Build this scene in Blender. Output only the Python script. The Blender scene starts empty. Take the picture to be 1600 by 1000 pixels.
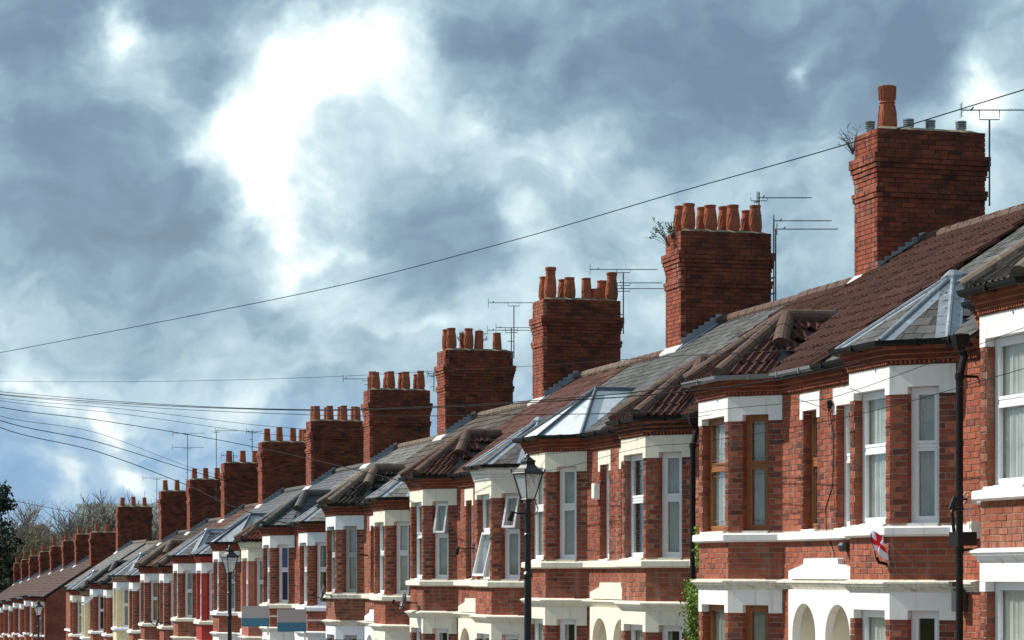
import bpy, math, random
from mathutils import Matrix, Vector
import numpy as np
random.seed(7)
S = bpy.context.scene
COL = S.collection
R = math.radians

# ------------------------------------------------------------------ camera
FPX = 4000.0
PSI = math.atan(1100 / FPX)
SP, CP = math.sin(PSI), math.cos(PSI)
cam = bpy.data.cameras.new('camera')
camo = bpy.data.objects.new('camera', cam)
COL.objects.link(camo)
cam.sensor_width = 36
cam.lens = FPX / 1600 * 36
cam.shift_y = 397 / 1600
cam.clip_start = 0.5
cam.clip_end = 9000
camo.rotation_euler = (R(90), 0, -PSI)
S.camera = camo


def pix(x, y, d):
    """real-world point seen at photo pixel (x, y), d metres away along the view axis"""
    u = (x - 800) / FPX * d
    return Vector((u * CP + d * SP, d * CP - u * SP, (897 - y) / FPX * d))


def lane(x, X):
    """Y of a point with street-lateral X that shows at photo column x"""
    t = (x - 800) / FPX
    return X * (CP - t * SP) / (SP + t * CP)


# ------------------------------------------------------------------ light
S.view_settings.view_transform = 'Standard'
S.view_settings.look = 'None'
S.view_settings.exposure = 0.30
S.view_settings.gamma = 1
SUN = Vector((-0.752, 0.659, 0)).normalized()
ELEV = R(40)
sun_dir = Vector((SUN.x * math.cos(ELEV), SUN.y * math.cos(ELEV), math.sin(ELEV)))
sl = bpy.data.lights.new('sun', 'SUN')
sl.energy = 5.0
sl.angle = R(0.5)
sl.color = (1.0, 0.95, 0.87)
so = bpy.data.objects.new('sun', sl)
COL.objects.link(so)
so.rotation_euler = sun_dir.to_track_quat('Z', 'Y').to_euler()

W = bpy.data.worlds.new('World')
S.world = W
W.use_nodes = True
W.cycles.sampling_method = 'MANUAL'
W.cycles.sample_map_resolution = 512


class NT:
    def __init__(self, tree):
        self.t = tree
        self.n = tree.nodes
        self.l = tree.links

    def node(self, ty, **kw):
        n = self.n.new(ty)
        for k, v in kw.items():
            setattr(n, k, v)
        return n

    def put(self, sock, v):
        if isinstance(v, bpy.types.NodeSocket):
            self.l.new(v, sock)
        elif v is not None:
            sock.default_value = v

    def math(self, op, a, b=None, c=None, clamp=False):
        n = self.node('ShaderNodeMath', operation=op, use_clamp=clamp)
        self.put(n.inputs[0], a)
        if b is not None:
            self.put(n.inputs[1], b)
        if c is not None:
            self.put(n.inputs[2], c)
        return n.outputs[0]

    def vmath(self, op, a, b=None, scale=None):
        n = self.node('ShaderNodeVectorMath', operation=op)
        self.put(n.inputs[0], a)
        if b is not None:
            self.put(n.inputs[1], b)
        if scale is not None:
            self.put(n.inputs['Scale'], scale)
        return n.outputs['Value'] if op in ('DISTANCE', 'LENGTH', 'DOT_PRODUCT') else n.outputs[0]

    def noise(self, vec, scale, detail=4, rough=0.55, out='Fac', dim='3D', dist=0.0):
        n = self.node('ShaderNodeTexNoise', noise_dimensions=dim)
        if vec is not None:
            self.l.new(vec, n.inputs['Vector'])
        n.inputs['Scale'].default_value = scale
        n.inputs['Detail'].default_value = detail
        n.inputs['Roughness'].default_value = rough
        n.inputs['Distortion'].default_value = dist
        return n.outputs[out]

    def ramp(self, fac, stops, interp='LINEAR'):
        n = self.node('ShaderNodeValToRGB')
        n.color_ramp.interpolation = interp
        e = n.color_ramp.elements
        while len(e) < len(stops):
            e.new(0.5)
        for i, (p, c) in enumerate(stops):
            e[i].position = p
            e[i].color = (*c, 1) if len(c) == 3 else c
        self.l.new(fac, n.inputs[0])
        return n.outputs[0]

    def mix(self, fac, a, b, blend='MIX'):
        n = self.node('ShaderNodeMix', data_type='RGBA', blend_type=blend)
        self.put(n.inputs[0], fac)
        for i, v in ((6, a), (7, b)):
            if isinstance(v, tuple) and len(v) == 3:
                v = (*v, 1)
            self.put(n.inputs[i], v)
        return n.outputs[2]

    def mrange(self, v, a, b, c, d, smooth=False):
        n = self.node('ShaderNodeMapRange')
        n.clamp = True
        if smooth:
            n.interpolation_type = 'SMOOTHSTEP'
        self.put(n.inputs[0], v)
        for i, x in enumerate((a, b, c, d)):
            n.inputs[1 + i].default_value = x
        return n.outputs[0]


SKW = .80


def build_world():
    W.node_tree.nodes.clear()
    t = NT(W.node_tree)
    tc = t.node('ShaderNodeTexCoord').outputs['Generated']
    sky = t.node('ShaderNodeTexSky')
    sky.sky_type = 'NISHITA'
    sky.sun_disc = False
    sky.sun_elevation = ELEV
    sky.sun_rotation = math.atan2(sun_dir.x, sun_dir.y)
    skyc = t.vmath('SCALE', sky.outputs[0], scale=0.10)
    # warped direction, so that the cloud masses get ragged edges
    nv = t.noise(tc, 14.0, 5, 0.52, out='Color')
    nv = t.vmath('SCALE', t.vmath('SUBTRACT', nv, (0.5, 0.5, 0.5)), scale=0.070)
    nv2 = t.noise(tc, 60.0, 4, 0.5, out='Color')
    nv2 = t.vmath('SCALE', t.vmath('SUBTRACT', nv2, (0.5, 0.5, 0.5)), scale=0.013)
    dv = t.vmath('ADD', t.vmath('ADD', tc, nv), nv2)
    dn = t.vmath('MULTIPLY', dv, (1, 1, 1.6))
    big = t.noise(dn, 10.0, 5, 0.55)
    fine = t.noise(dn, 32.0, 7, 0.56)

    def billow(v, sc):
        return t.math('MULTIPLY', t.noise(v, sc, 3.5, 0.48), 1.9)
    f = t.math('ADD', t.math('MULTIPLY', t.math('SUBTRACT', big, 0.5), 0.55), 0.43)
    f = t.math('ADD', f, t.math('MULTIPLY', t.math('SUBTRACT', fine, 0.5), 0.32))
    # relief: the side of each puff that looks towards the sun is brighter
    b1 = billow(dn, 24.0)
    b2 = billow(t.vmath('ADD', dn, tuple(Vector((sun_dir.x, sun_dir.y, sun_dir.z * 1.2)) * .012)), 24.0)
    f = t.math('ADD', f, t.math('MULTIPLY', t.math('SUBTRACT', b2, b1), 0.34))
    f = t.math('ADD', f, t.math('MULTIPLY', t.math('SUBTRACT', 0.95, b1), 0.10))
    blobs = [  # photo column, row, radius, weight: the bright gap and the dark cloud bellies
        (430, 140, 55, .50), (550, 105, 50, .60), (500, 150, 50, .45), (400, 220, 60, .50), (370, 300, 55, .50), (430, 270, 50, .45), (400, 350, 55, .42), (450, 390, 50, .42),
        (520, 390, 30, .28), (335, 205, 36, .28), (505, 250, 26, .42), (540, 205, 60, .20), (600, 150, 50, .15), (640, 215, 40, .24), (700, 225, 34, .40), (735, 300, 36, .24),
        (735, 235, 26, .2), (800, 270, 42, .26), (850, 285, 30, .18), (900, 255, 40, .24), (975, 260, 42, .28), (1010, 290, 30, .16), (785, 395, 34, .40), (400, 440, 36, .22),
        (190, 30, 24, .35), (205, 65, 24, .40), (225, 100, 22, .40), (240, 135, 24, .22), (1232, 88, 16, .50), (1245, 115, 20, .2), (1570, 105, 44, .55), (1590, 180, 50, .32),
        (290, 230, 40, .24), (310, 280, 30, .2), (1540, 190, 60, .14), (20, 120, 14, .2),
        (1290, 310, 60, .18), (1140, 300, 90, .14), (1560, 300, 40, .24), (1050, 380, 90, .12), (620, 60, 34, .22), (640, 30, 30, .16), (900, 420, 70, .10), (1000, 470, 80, .10),
        (30, 600, 26, .42), (90, 618, 30, .45), (140, 640, 22, .35), (187, 650, 24, .55), (225, 745, 26, .42), (90, 755, 30, .32), (160, 720, 40, .2), (20, 480, 40, .26), (130, 425, 36, .26),
        (170, 415, 30, .2), (300, 430, 60, .16), (60, 500, 60, .14), (700, 520, 100, .14), (560, 520, 70, .12), (350, 560, 130, .12), (150, 545, 90, .12),
        (60, 40, 110, -.30), (120, 110, 70, -.20), (300, 60, 60, -.30), (315, 140, 34, -.34), (325, 185, 22, -.24), (420, 30, 90, -.18), (700, 30, 110, -.16), (560, 40, 60, -.10),
        (900, 130, 130, -.24), (1000, 60, 120, -.22), (1150, 40, 120, -.30), (1180, 130, 90, -.18), (1350, 60, 110, -.36), (1450, 40, 110, -.30), (1430, 120, 60, -.16),
        (640, 330, 80, -.16), (700, 390, 55, -.22), (725, 445, 45, -.30), (640, 425, 60, -.20), (560, 310, 60, -.14), (600, 270, 50, -.10), (670, 270, 40, -.16), (150, 330, 100, -.22),
        (270, 320, 44, -.30), (60, 360, 90, -.26), (180, 370, 90, -.22), (250, 462, 80, -.22), (400, 480, 90, -.18), (120, 470, 60, -.12), (330, 290, 30, -.0),
        (1200, 420, 110, -.10), (1290, 420, 60, -.12), (820, 190, 90, -.12), (1050, 210, 110, -.14), (1150, 220, 90, -.10), (480, 300, 34, -.16), (470, 210, 20, -.0)]
    for (bx, by, br, bw) in blobs:
        if not bw:
            continue
        p = pix(bx, by, 1.0).normalized()
        dist = t.vmath('DISTANCE', dv, tuple(p))
        g = t.math('DIVIDE', dist, br * 1.25 / FPX)
        g = t.math('MULTIPLY', t.math('MULTIPLY', g, g), -1.0)
        g = t.math('EXPONENT', g)
        f = t.math('MULTIPLY_ADD', g, bw * (.90 if bw > .3 else .80 if bw > 0 else .70), f)
    cl = t.ramp(f, [(0.0, (.125, .190, .262)), (0.16, (.182, .268, .358)), (0.34, (.268, .382, .470)), (0.50, (.385, .515, .592)), (0.66, (.53, .67, .72)),
                    (0.84, (.77, .87, .90)), (0.99, (.97, .99, 1.0))])
    lift = t.mrange(f, 0.92, 1.3, 1.0, 1.25)
    cl = t.vmath('SCALE', cl, scale=lift)
    # low down the cover breaks up and blue air shows between the puffs
    sep = t.node('ShaderNodeSeparateXYZ')
    t.l.new(tc, sep.inputs[0])
    low = t.mrange(sep.outputs[2], 0.042, 0.085, 1.0, 0.0, True)
    blue = t.ramp(f, [(0.22, (.165, .285, .470)), (0.46, (.240, .390, .570)), (0.60, (.42, .56, .66)), (0.80, (.80, .86, .88))])
    hz = t.mrange(sep.outputs[2], 0.0, 0.06, 0.30, 0.0)
    blue = t.mix(hz, blue, (.45, .58, .68))
    cl = t.mix(low, cl, blue)
    cover = t.mrange(f, 0.0, 0.3, 0.82, 1.0)
    col = t.mix(cover, skyc, cl)
    bg = t.node('ShaderNodeBackground')
    t.l.new(col, bg.inputs[0])
    bg.inputs[1].default_value = 1.0
    out = t.node('ShaderNodeOutputWorld')
    t.l.new(bg.outputs[0], out.inputs[0])


build_world()

# ------------------------------------------------------------------ materials
MATS = {}


def new_mat(name):
    m = bpy.data.materials.new(name)
    m.use_nodes = True
    m.node_tree.nodes.clear()
    t = NT(m.node_tree)
    out = t.node('ShaderNodeOutputMaterial')
    return m, t, out


def rnd(t):
    """one random number per piece, whether the piece is an object or an island of a joined mesh"""
    g = t.node('ShaderNodeNewGeometry')
    o = t.node('ShaderNodeObjectInfo')
    a = t.math('ADD', g.outputs['Random Per Island'], t.math('MULTIPLY', o.outputs['Random'], 7.31))
    wn = t.node('ShaderNodeTexWhiteNoise', noise_dimensions='1D')
    t.l.new(a, wn.inputs['W'])
    return wn.outputs[0], wn.outputs['Color']


def surface(name, col, rough=0.8, spec=0.3, var=0.25, nscale=6.0, bump=0.0, bscale=60.0, metal=0.0, stops=None, piece=False,
            stain=None, coat=0.0, streak=None):
    if name in MATS:
        return MATS[name]
    m, t, out = new_mat(name)
    p = t.node('ShaderNodeBsdfPrincipled')
    geo = t.node('ShaderNodeNewGeometry').outputs['Position']
    n1 = t.noise(geo, nscale, 5, 0.6)
    if stops and piece:
        r, _ = rnd(t)
        c = t.ramp(r, stops)
    elif stops:
        c = t.ramp(n1, stops)
    else:
        c = t.mix(0.0, tuple(col), tuple(col))
        if piece:
            r, _ = rnd(t)
            v = t.mrange(r, 0, 1, 1 - var * 1.6, 1 + var * 1.2)
            c = t.vmath('SCALE', c, scale=v)
    v = t.mrange(n1, 0.25, 0.75, 1 - var, 1 + var * 0.8)
    c = t.vmath('SCALE', c, scale=v)
    if stain:
        scol, sc, lo, hi, amt = stain
        ns = t.noise(geo, sc, 7, 0.68)
        k = t.mrange(ns, lo, hi, 0, amt)
        c = t.mix(k, c, tuple(scol))
    if streak:  # run-off streaks, drawn out downwards
        scol, lo, hi, amt = streak
        ns = t.noise(t.vmath('MULTIPLY', geo, (9, 9, 1.1)), 1.0, 6, 0.62)
        c = t.mix(t.mrange(ns, lo, hi, 0, amt), c, tuple(scol))
    t.l.new(c, p.inputs['Base Color'])
    p.inputs['Roughness'].default_value = rough
    p.inputs['Specular IOR Level'].default_value = spec
    p.inputs['Metallic'].default_value = metal
    p.inputs['Coat Weight'].default_value = coat
    if bump:
        b = t.node('ShaderNodeBump')
        b.inputs['Strength'].default_value = bump
        b.inputs['Distance'].default_value = 0.02
        t.l.new(t.noise(geo, bscale, 4, 0.6), b.inputs['Height'])
        t.l.new(b.outputs[0], p.inputs['Normal'])
    t.l.new(p.outputs[0], out.inputs[0])
    MATS[name] = m
    return m


BRK = [(0.0, (.25, .066, .038)), (0.18, (.32, .085, .045)), (0.42, (.28, .074, .041)), (0.62, (.36, .108, .058)), (0.84, (.29, .080, .046)),
       (0.94, (.20, .062, .042)), (1.0, (.15, .056, .043))]
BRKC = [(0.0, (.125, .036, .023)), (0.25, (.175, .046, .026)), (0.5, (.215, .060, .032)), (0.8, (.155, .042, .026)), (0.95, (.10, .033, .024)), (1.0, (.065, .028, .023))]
PLAIN = ('brick', 'brick_orange', 'brick_deep', 'brick_soft')


def scale_stops(st, k, g=1.0):
    return [(p, (c[0] * k, c[1] * k * g, c[2] * k * g)) for p, c in st]


M = {}
M['brick'] = surface('red_brick', 0, .85, .2, .22, 3.0, .35, 90, stops=BRK, piece=True, stain=((.06, .035, .03), 2.2, .55, .75, .55), streak=((.48, .36, .30), .54, .74, .35))
M['brick_soot_shade'] = surface('sooty_shaded_brick', 0, .88, .12, .28, 2.0, .35, 90, stops=BRKC, piece=True, stain=((.030, .020, .018), 2.6, .46, .70, .85))  # real soot, darkened further to paint in the shade on the stacks
BURNT = [(0.0, (.20, .056, .036)), (0.3, (.24, .066, .039)), (0.5, (.15, .050, .036)), (0.7, (.11, .043, .034)), (0.85, (.22, .064, .040)), (1.0, (.085, .038, .033))]
M['brick_burnt'] = surface('burnt_quoin_brick', 0, .88, .15, .22, 3.0, .35, 90, stops=BURNT, piece=True)
M['brick_deep'] = surface('deep_red_brick', 0, .85, .15, .22, 3.0, .35, 90, stops=scale_stops(BRK, .86, .92), piece=True, stain=((.06, .035, .03), 2.2, .52, .75, .6), streak=((.45, .34, .28), .50, .72, .35))
M['brick_soft'] = surface('soft_pink_brick', 0, .85, .15, .22, 3.0, .35, 90, stops=scale_stops(BRK, .95, 1.15), piece=True, stain=((.06, .035, .03), 2.2, .55, .75, .5), streak=((.50, .38, .31), .50, .70, .45))
M['brick_orange'] = surface('orange_brick', 0, .85, .2, .2, 3.0, .35, 90, stops=scale_stops(BRK, 1.15, 1.15), piece=True,
                            stain=((.10, .05, .04), 2.2, .58, .78, .5))
M['brick_red_paint'] = surface('red_painted_brick', (.40, .040, .030), .6, .3, .06, 3, .2, 60, piece=True)
M['brick_cream_paint'] = surface('cream_painted_brick', (.80, .67, .44), .7, .3, .05, 3, .15, 60, piece=True)
M['brick_pink'] = surface('pinkish_painted_brick', (.40, .15, .11), .8, .2, .07, 3, .2, 60, piece=True)
M['mortar'] = surface('mortar', (.40, .31, .24), .9, .1, .3, 9, .3, 90, stain=((.12, .08, .06), 3, .5, .7, .6))
M['mortar_dark'] = surface('dark_mortar', (.13, .09, .07), .9, .1, .3, 9, .3, 90)
M['paint_white'] = surface('white_masonry_paint', (.82, .81, .78), .7, .3, .05, 3, .12, 60, stain=((.33, .31, .26), 7, .64, .80, .45), streak=((.40, .37, .30), .54, .74, .50))
M['paint_cream'] = surface('cream_masonry_paint', (.76, .72, .60), .7, .3, .06, 3, .12, 60, stain=((.30, .27, .20), 6, .62, .80, .5), streak=((.38, .33, .24), .54, .74, .50))
M['paint_blue'] = surface('bluish_white_masonry_paint', (.74, .77, .82), .7, .3, .05, 3, .12, 60, stain=((.30, .30, .3), 7, .64, .8, .4), streak=((.38, .38, .36), .54, .74, .45))
M['stone_worn'] = surface('worn_painted_stone', (.70, .66, .56), .85, .2, .12, 8, .5, 45, stain=((.16, .15, .11), 14, .52, .68, .75))
M['brown_tile'] = surface('brown_concrete_tile', (.084, .038, .029), .88, .12, .11, 5, .4, 80, piece=True, stain=((.32, .26, .22), 30, .70, .76, .6))
M['far_tile'] = surface('far_brown_tile', (.068, .036, .030), .85, .2, .12, 5, piece=True)
M['dark_tile'] = surface('dark_brown_tile', (.046, .036, .032), .85, .15, .25, 5, .4, 80, piece=True, stain=((.3, .28, .25), 30, .70, .76, .5))
M['red_tile'] = surface('red_clay_tile', (.20, .062, .038), .85, .12, .25, 5, .4, 80, piece=True)
M['greybrown_tile'] = surface('grey_brown_tile', (.088, .072, .062), .88, .12, .22, 5, .4, 80, piece=True, stain=((.28, .27, .24), 20, .60, .75, .5))
M['slate'] = surface('grey_slate', (.074, .075, .074), .78, .2, .30, 5, .3, 70, piece=True, stain=((.17, .17, .145), 9, .52, .70, .5))
M['light_slate'] = surface('light_grey_slate', (.135, .133, .125), .78, .2, .22, 5, .3, 70, piece=True, stain=((.15, .14, .12), 9, .58, .72, .5))
M['smooth_slate'] = surface('blue_grey_slate', (.078, .086, .098), .7, .25, .12, 3, .2, 70, piece=True)
M['rust_tile'] = surface('rusty_brown_tile', (.105, .048, .036), .88, .12, .2, 5, .4, 80, piece=True, stain=((.11, .09, .08), 6, .5, .7, .6))
M['silver'] = surface('silver_roof_paint', (.62, .66, .70), .5, .5, .10, 6, .5, 25, stain=((.30, .33, .36), 5, .56, .72, .6))
M['lead'] = surface('lead_sheet', (.235, .262, .300), .42, .6, .25, 6, .25, 30, metal=.35, stain=((.46, .50, .55), 7, .54, .68, .6))
M['lead_dark'] = surface('dark_lead', (.12, .14, .17), .5, .5, .25, 8, .3, 30, metal=.2)
M['lead_pale'] = surface('pale_lead_apron', (.55, .56, .55), .6, .4, .2, 9, .3, 30)
M['hip_tile'] = surface('lichened_hip_tile', (.155, .118, .090), .9, .2, .28, 6, .6, 50, stain=((.36, .34, .26), 18, .55, .70, .6))
M['hip_brown'] = surface('brown_hip_tile', (.115, .072, .056), .85, .2, .28, 6, .6, 50, stain=((.34, .32, .28), 18, .58, .72, .5))
M['hip_dark'] = surface('dark_hip_tile', (.07, .068, .066), .7, .4, .28, 6, .5, 50)
M['plastic_black'] = surface('black_plastic', (.007, .007, .008), .5, .22, .1, 4)
M['plastic_grey'] = surface('grey_plastic', (.20, .21, .22), .4, .5, .1, 4)
M['iron_black'] = surface('black_painted_iron', (.008, .010, .012), .35, .4, .1, 8, .1, 40)
M['upvc'] = surface('white_window_frame', (.80, .81, .83), .35, .5, .03, 4)
M['wood_frame'] = surface('brown_wood_window_frame', (.27, .095, .024), .5, .5, .25, 14, .1, 60)
M['grey_frame'] = surface('weathered_grey_frame', (.42, .43, .42), .6, .4, .15, 12)
M['net'] = surface('net_curtain', (.60, .62, .60), .9, .1, .15, 5)
M['drape'] = surface('grey_drape', (.44, .46, .43), .9, .1, .2, 5)
M['navy'] = surface('navy_curtain', (.012, .014, .16), .9, .1, .15, 5)
M['blind'] = surface('dark_slatted_blind', (.14, .11, .10), .7, .3, .1, 5)
M['amber'] = surface('amber_curtain', (.45, .26, .10), .9, .1, .15, 5)
M['room'] = surface('dark_room', (.035, .033, .032), .9, .1, .2, 2)
M['terracotta'] = surface('terracotta_pot', (.33, .098, .050), .85, .2, .22, 4, .3, 60, stain=((.10, .05, .04), 5, .52, .70, .65))
M['flaunching'] = surface('chimney_mortar_cap', (.27, .235, .17), .95, .1, .35, 9, .8, 40, stain=((.10, .10, .06), 8, .5, .65, .7))
M['metal'] = surface('dull_aluminium', (.30, .31, .32), .4, .5, .15, 8, metal=.7)
M['mast'] = surface('dark_mast_metal', (.06, .062, .065), .5, .5, .2, 8, metal=.3)
M['dish'] = surface('grey_dish', (.07, .075, .08), .5, .4, .1, 5)
M['cable'] = surface('black_cable', (.012, .012, .013), .8, .08, .05, 4)
M['white_box'] = surface('white_plastic', (.78, .77, .72), .5, .4, .04, 4)
M['flag_white'] = surface('white_cloth', (.72, .70, .80), .9, .1, .05, 5)
M['flag_red'] = surface('red_cloth', (.70, .02, .03), .9, .1, .05, 5)
M['asphalt'] = surface('asphalt', (.055, .055, .057), .9, .3, .25, 3, .4, 120)
M['paving'] = surface('grey_paving', (.28, .27, .25), .9, .2, .2, 3, .3, 60)
M['kerb'] = surface('kerb_stone', (.32, .31, .29), .9, .2, .2, 5, .3, 60)
M['grass'] = surface('rough_ground', (.075, .085, .035), .95, .1, .4, .3, .3, 5)
M['bark'] = surface('grey_bark', (.16, .145, .125), .95, .1, .3, 3)
M['twig'] = surface('grey_brown_twigs', (.24, .205, .175), .95, .1, .35, .4)
M['thicket'] = surface('brown_thicket', 0, .95, .1, .4, .25, stops=[(0, (.16, .12, .09)), (.5, (.26, .20, .145)), (.72, (.15, .16, .06)), (1, (.34, .30, .25))], piece=True)
M['needles'] = surface('dark_needles', 0, .9, .2, .4, .8, stops=[(0, (.012, .026, .016)), (.5, (.030, .052, .028)), (1, (.065, .095, .045))], piece=True)
M['ivy'] = surface('bright_ivy_leaf', 0, .6, .4, .3, 8, stops=[(0, (.055, .12, .018)), (.5, (.16, .26, .035)), (1, (.30, .40, .06))], piece=True)
M['weed'] = surface('weed_leaf', 0, .8, .2, .3, 8, stops=[(0, (.05, .08, .025)), (1, (.14, .17, .06))], piece=True)
M['dry_stem'] = surface('dry_stem', (.14, .10, .07), .9, .1, .3, 8)
M['pale_cladding'] = surface('pale_cladding', (.90, .88, .84), .7, .3, .06, .05)
M['sign_grey'] = surface('grey_sign_board', (.42, .42, .43), .5, .4, .02, 3)
M['sign_blue'] = surface('blue_sign_board', (.045, .21, .33), .5, .4, .02, 3)


def brick_wall_mat(name, stops, mortar):
    """flat brickwork for walls too far off to tell the bricks apart"""
    m, t, out = new_mat(name)
    p = t.node('ShaderNodeBsdfPrincipled')
    g = t.node('ShaderNodeNewGeometry')
    sep = t.node('ShaderNodeSeparateXYZ')
    t.l.new(g.outputs['Position'], sep.inputs[0])
    cmb = t.node('ShaderNodeCombineXYZ')
    t.l.new(t.math('ADD', sep.outputs[0], sep.outputs[1]), cmb.inputs[0])
    t.l.new(sep.outputs[2], cmb.inputs[1])
    b = t.node('ShaderNodeTexBrick')
    t.l.new(cmb.outputs[0], b.inputs['Vector'])
    b.inputs['Scale'].default_value = 1
    b.inputs['Brick Width'].default_value = .235
    b.inputs['Row Height'].default_value = .0765
    b.inputs['Mortar Size'].default_value = .006
    b.inputs['Color1'].default_value = (*stops[0], 1)
    b.inputs['Color2'].default_value = (*stops[1], 1)
    b.inputs['Mortar'].default_value = (*mortar, 1)
    n = t.noise(g.outputs['Position'], 1.3, 6, .65)
    c = t.vmath('SCALE', b.outputs['Color'], scale=t.mrange(n, .3, .7, .6, 1.25))
    t.l.new(c, p.inputs['Base Color'])
    p.inputs['Roughness'].default_value = .9
    t.l.new(p.outputs[0], out.inputs[0])
    return m


M['brick_far'] = brick_wall_mat('distant_brickwork', ((.30, .070, .042), (.20, .050, .034)), (.17, .10, .08))

mg, t, out = new_mat('window_glass')
gl = t.node('ShaderNodeBsdfGlossy')
gl.inputs['Roughness'].default_value = 0.02
gl.inputs['Color'].default_value = (.9, .95, .95, 1)
tr = t.node('ShaderNodeBsdfTransparent')
tr.inputs['Color'].default_value = (.95, .955, .935, 1)
fr = t.node('ShaderNodeLayerWeight')
fr.inputs['Blend'].default_value = 0.5
mx = t.node('ShaderNodeMixShader')
t.l.new(t.math('MULTIPLY_ADD', t.math('POWER', fr.outputs['Facing'], 5.0), .80, .045, clamp=True), mx.inputs[0])
t.l.new(tr.outputs[0], mx.inputs[1])
t.l.new(gl.outputs[0], mx.inputs[2])
t.l.new(mx.outputs[0], out.inputs[0])
M['glass'] = mg
mg2, t, out = new_mat('frosted_lantern_glass')
p = t.node('ShaderNodeBsdfPrincipled')
p.inputs['Base Color'].default_value = (.62, .66, .68, 1)
p.inputs['Roughness'].default_value = .25
tr = t.node('ShaderNodeBsdfTransparent')
mx = t.node('ShaderNodeMixShader')
mx.inputs[0].default_value = .30
t.l.new(tr.outputs[0], mx.inputs[1])
t.l.new(p.outputs[0], mx.inputs[2])
t.l.new(mx.outputs[0], out.inputs[0])
M['lantern_glass'] = mg2


# ------------------------------------------------------------------ mesh helpers
class MB:
    def __init__(self):
        self.v = []
        self.f = []
        self.m = []

    def poly(self, pts, mi=0):
        b = len(self.v)
        self.v += [tuple(p) for p in pts]
        self.f.append(tuple(range(b, b + len(pts))))
        self.m.append(mi)

    def hexa(self, c, mi=0):
        """8 corners: bottom ring ccw from above then top ring"""
        b = len(self.v)
        self.v += [tuple(p) for p in c]
        for q in ((3, 2, 1, 0), (4, 5, 6, 7), (0, 1, 5, 4), (1, 2, 6, 5), (2, 3, 7, 6), (3, 0, 4, 7)):
            self.f.append(tuple(b + i for i in q))
            self.m.append(mi)

    def box(self, x0, x1, y0, y1, z0, z1, mi=0):
        self.hexa([(x0, y0, z0), (x1, y0, z0), (x1, y1, z0), (x0, y1, z0), (x0, y0, z1), (x1, y0, z1), (x1, y1, z1), (x0, y1, z1)], mi)

    def prism(self, pts, vec, mi=0):
        """closed polygon pts extruded by vec"""
        vec = Vector(vec)
        a = [Vector(p) for p in pts]
        n = len(a)
        b = len(self.v)
        self.v += [tuple(p) for p in a] + [tuple(p + vec) for p in a]
        self.f.append(tuple(b + i for i in reversed(range(n))))
        self.f.append(tuple(b + n + i for i in range(n)))
        self.m += [mi, mi]
        for i in range(n):
            j = (i + 1) % n
            self.f.append((b + i, b + j, b + n + j, b + n + i))
            self.m.append(mi)

    def tube(self, pts, r, n=8, mi=0, cap=True, r2=None):
        pts = [Vector(p) for p in pts]
        base = len(self.v)
        k = len(pts)
        for i, p in enumerate(pts):
            a = pts[max(0, i - 1)]
            c = pts[min(k - 1, i + 1)]
            t = (c - a).normalized()
            up = Vector((0, 0, 1)) if abs(t.z) < 0.95 else Vector((1, 0, 0))
            s = t.cross(up).normalized()
            w = s.cross(t).normalized()
            rr = r if r2 is None else r + (r2 - r) * i / (k - 1)
            if isinstance(r, (list, tuple)):
                rr = r[i]
            for j in range(n):
                an = 2 * math.pi * j / n
                self.v.append(tuple(p + s * (rr * math.cos(an)) + w * (rr * math.sin(an))))
        for i in range(k - 1):
            for j in range(n):
                j2 = (j + 1) % n
                self.f.append((base + i * n + j, base + i * n + j2, base + (i + 1) * n + j2, base + (i + 1) * n + j))
                self.m.append(mi)
        if cap:
            self.f.append(tuple(base + j for j in reversed(range(n))))
            self.f.append(tuple(base + (k - 1) * n + j for j in range(n)))
            self.m += [mi, mi]

    def lathe(self, prof, n=16, c=(0, 0, 0), mi=0, sq=None):
        base = len(self.v)
        k = len(prof)
        for (r, z) in prof:
            for j in range(n):
                an = 2 * math.pi * (j + .5) / n
                self.v.append((c[0] + r * math.cos(an), c[1] + r * math.sin(an), c[2] + z))
        for i in range(k - 1):
            for j in range(n):
                j2 = (j + 1) % n
                self.f.append((base + i * n + j, base + i * n + j2, base + (i + 1) * n + j2, base + (i + 1) * n + j))
                self.m.append(mi)
        self.f.append(tuple(base + j for j in reversed(range(n))))
        self.f.append(tuple(base + (k - 1) * n + j for j in range(n)))
        self.m += [mi, mi]

    def mesh(self, name, origin=(0, 0, 0), smooth=False):
        o = Vector(origin)
        me = bpy.data.meshes.new(name)
        me.from_pydata([(v[0] - o.x, v[1] - o.y, v[2] - o.z) for v in self.v], [], self.f)
        me.polygons.foreach_set('material_index', self.m)
        if smooth:
            me.polygons.foreach_set('use_smooth', [True] * len(self.f))
        me.update()
        return me


def put(name, me, mats, parent=None, loc=(0, 0, 0), **kw):
    if not isinstance(mats, (list, tuple)):
        mats = [mats]
    o = bpy.data.objects.new(name, me)
    while len(me.materials) < len(mats):
        me.materials.append(None)
    for i, m in enumerate(mats):
        o.material_slots[i].link = 'OBJECT'
        o.material_slots[i].material = m
    COL.objects.link(o)
    if parent is not None:
        o.parent = parent
    o.location = loc
    for k, v in kw.items():
        o[k] = v
    return o


def thing(name, loc, label, cat, group=None, rz=0):
    o = bpy.data.objects.new(name, None)
    o.empty_display_size = .3
    COL.objects.link(o)
    o.location = loc
    o.rotation_euler = (0, 0, rz)
    o['label'] = label
    o['category'] = cat
    if group:
        o['group'] = group
    return o


CACHE = {}


def cached(key, fn):
    if key not in CACHE:
        CACHE[key] = fn()
    return CACHE[key]


# unit pieces (centred on their middle)
def unit_box():
    m = MB()
    m.box(-.5, .5, -.5, .5, -.5, .5)
    return m


def unit_slate():
    # x across, y up the slope (0 = tail), z out of the roof; ragged tail corner
    m = MB()
    m.box(-.485, .485, 0, 1, 0, 1)
    return m


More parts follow.
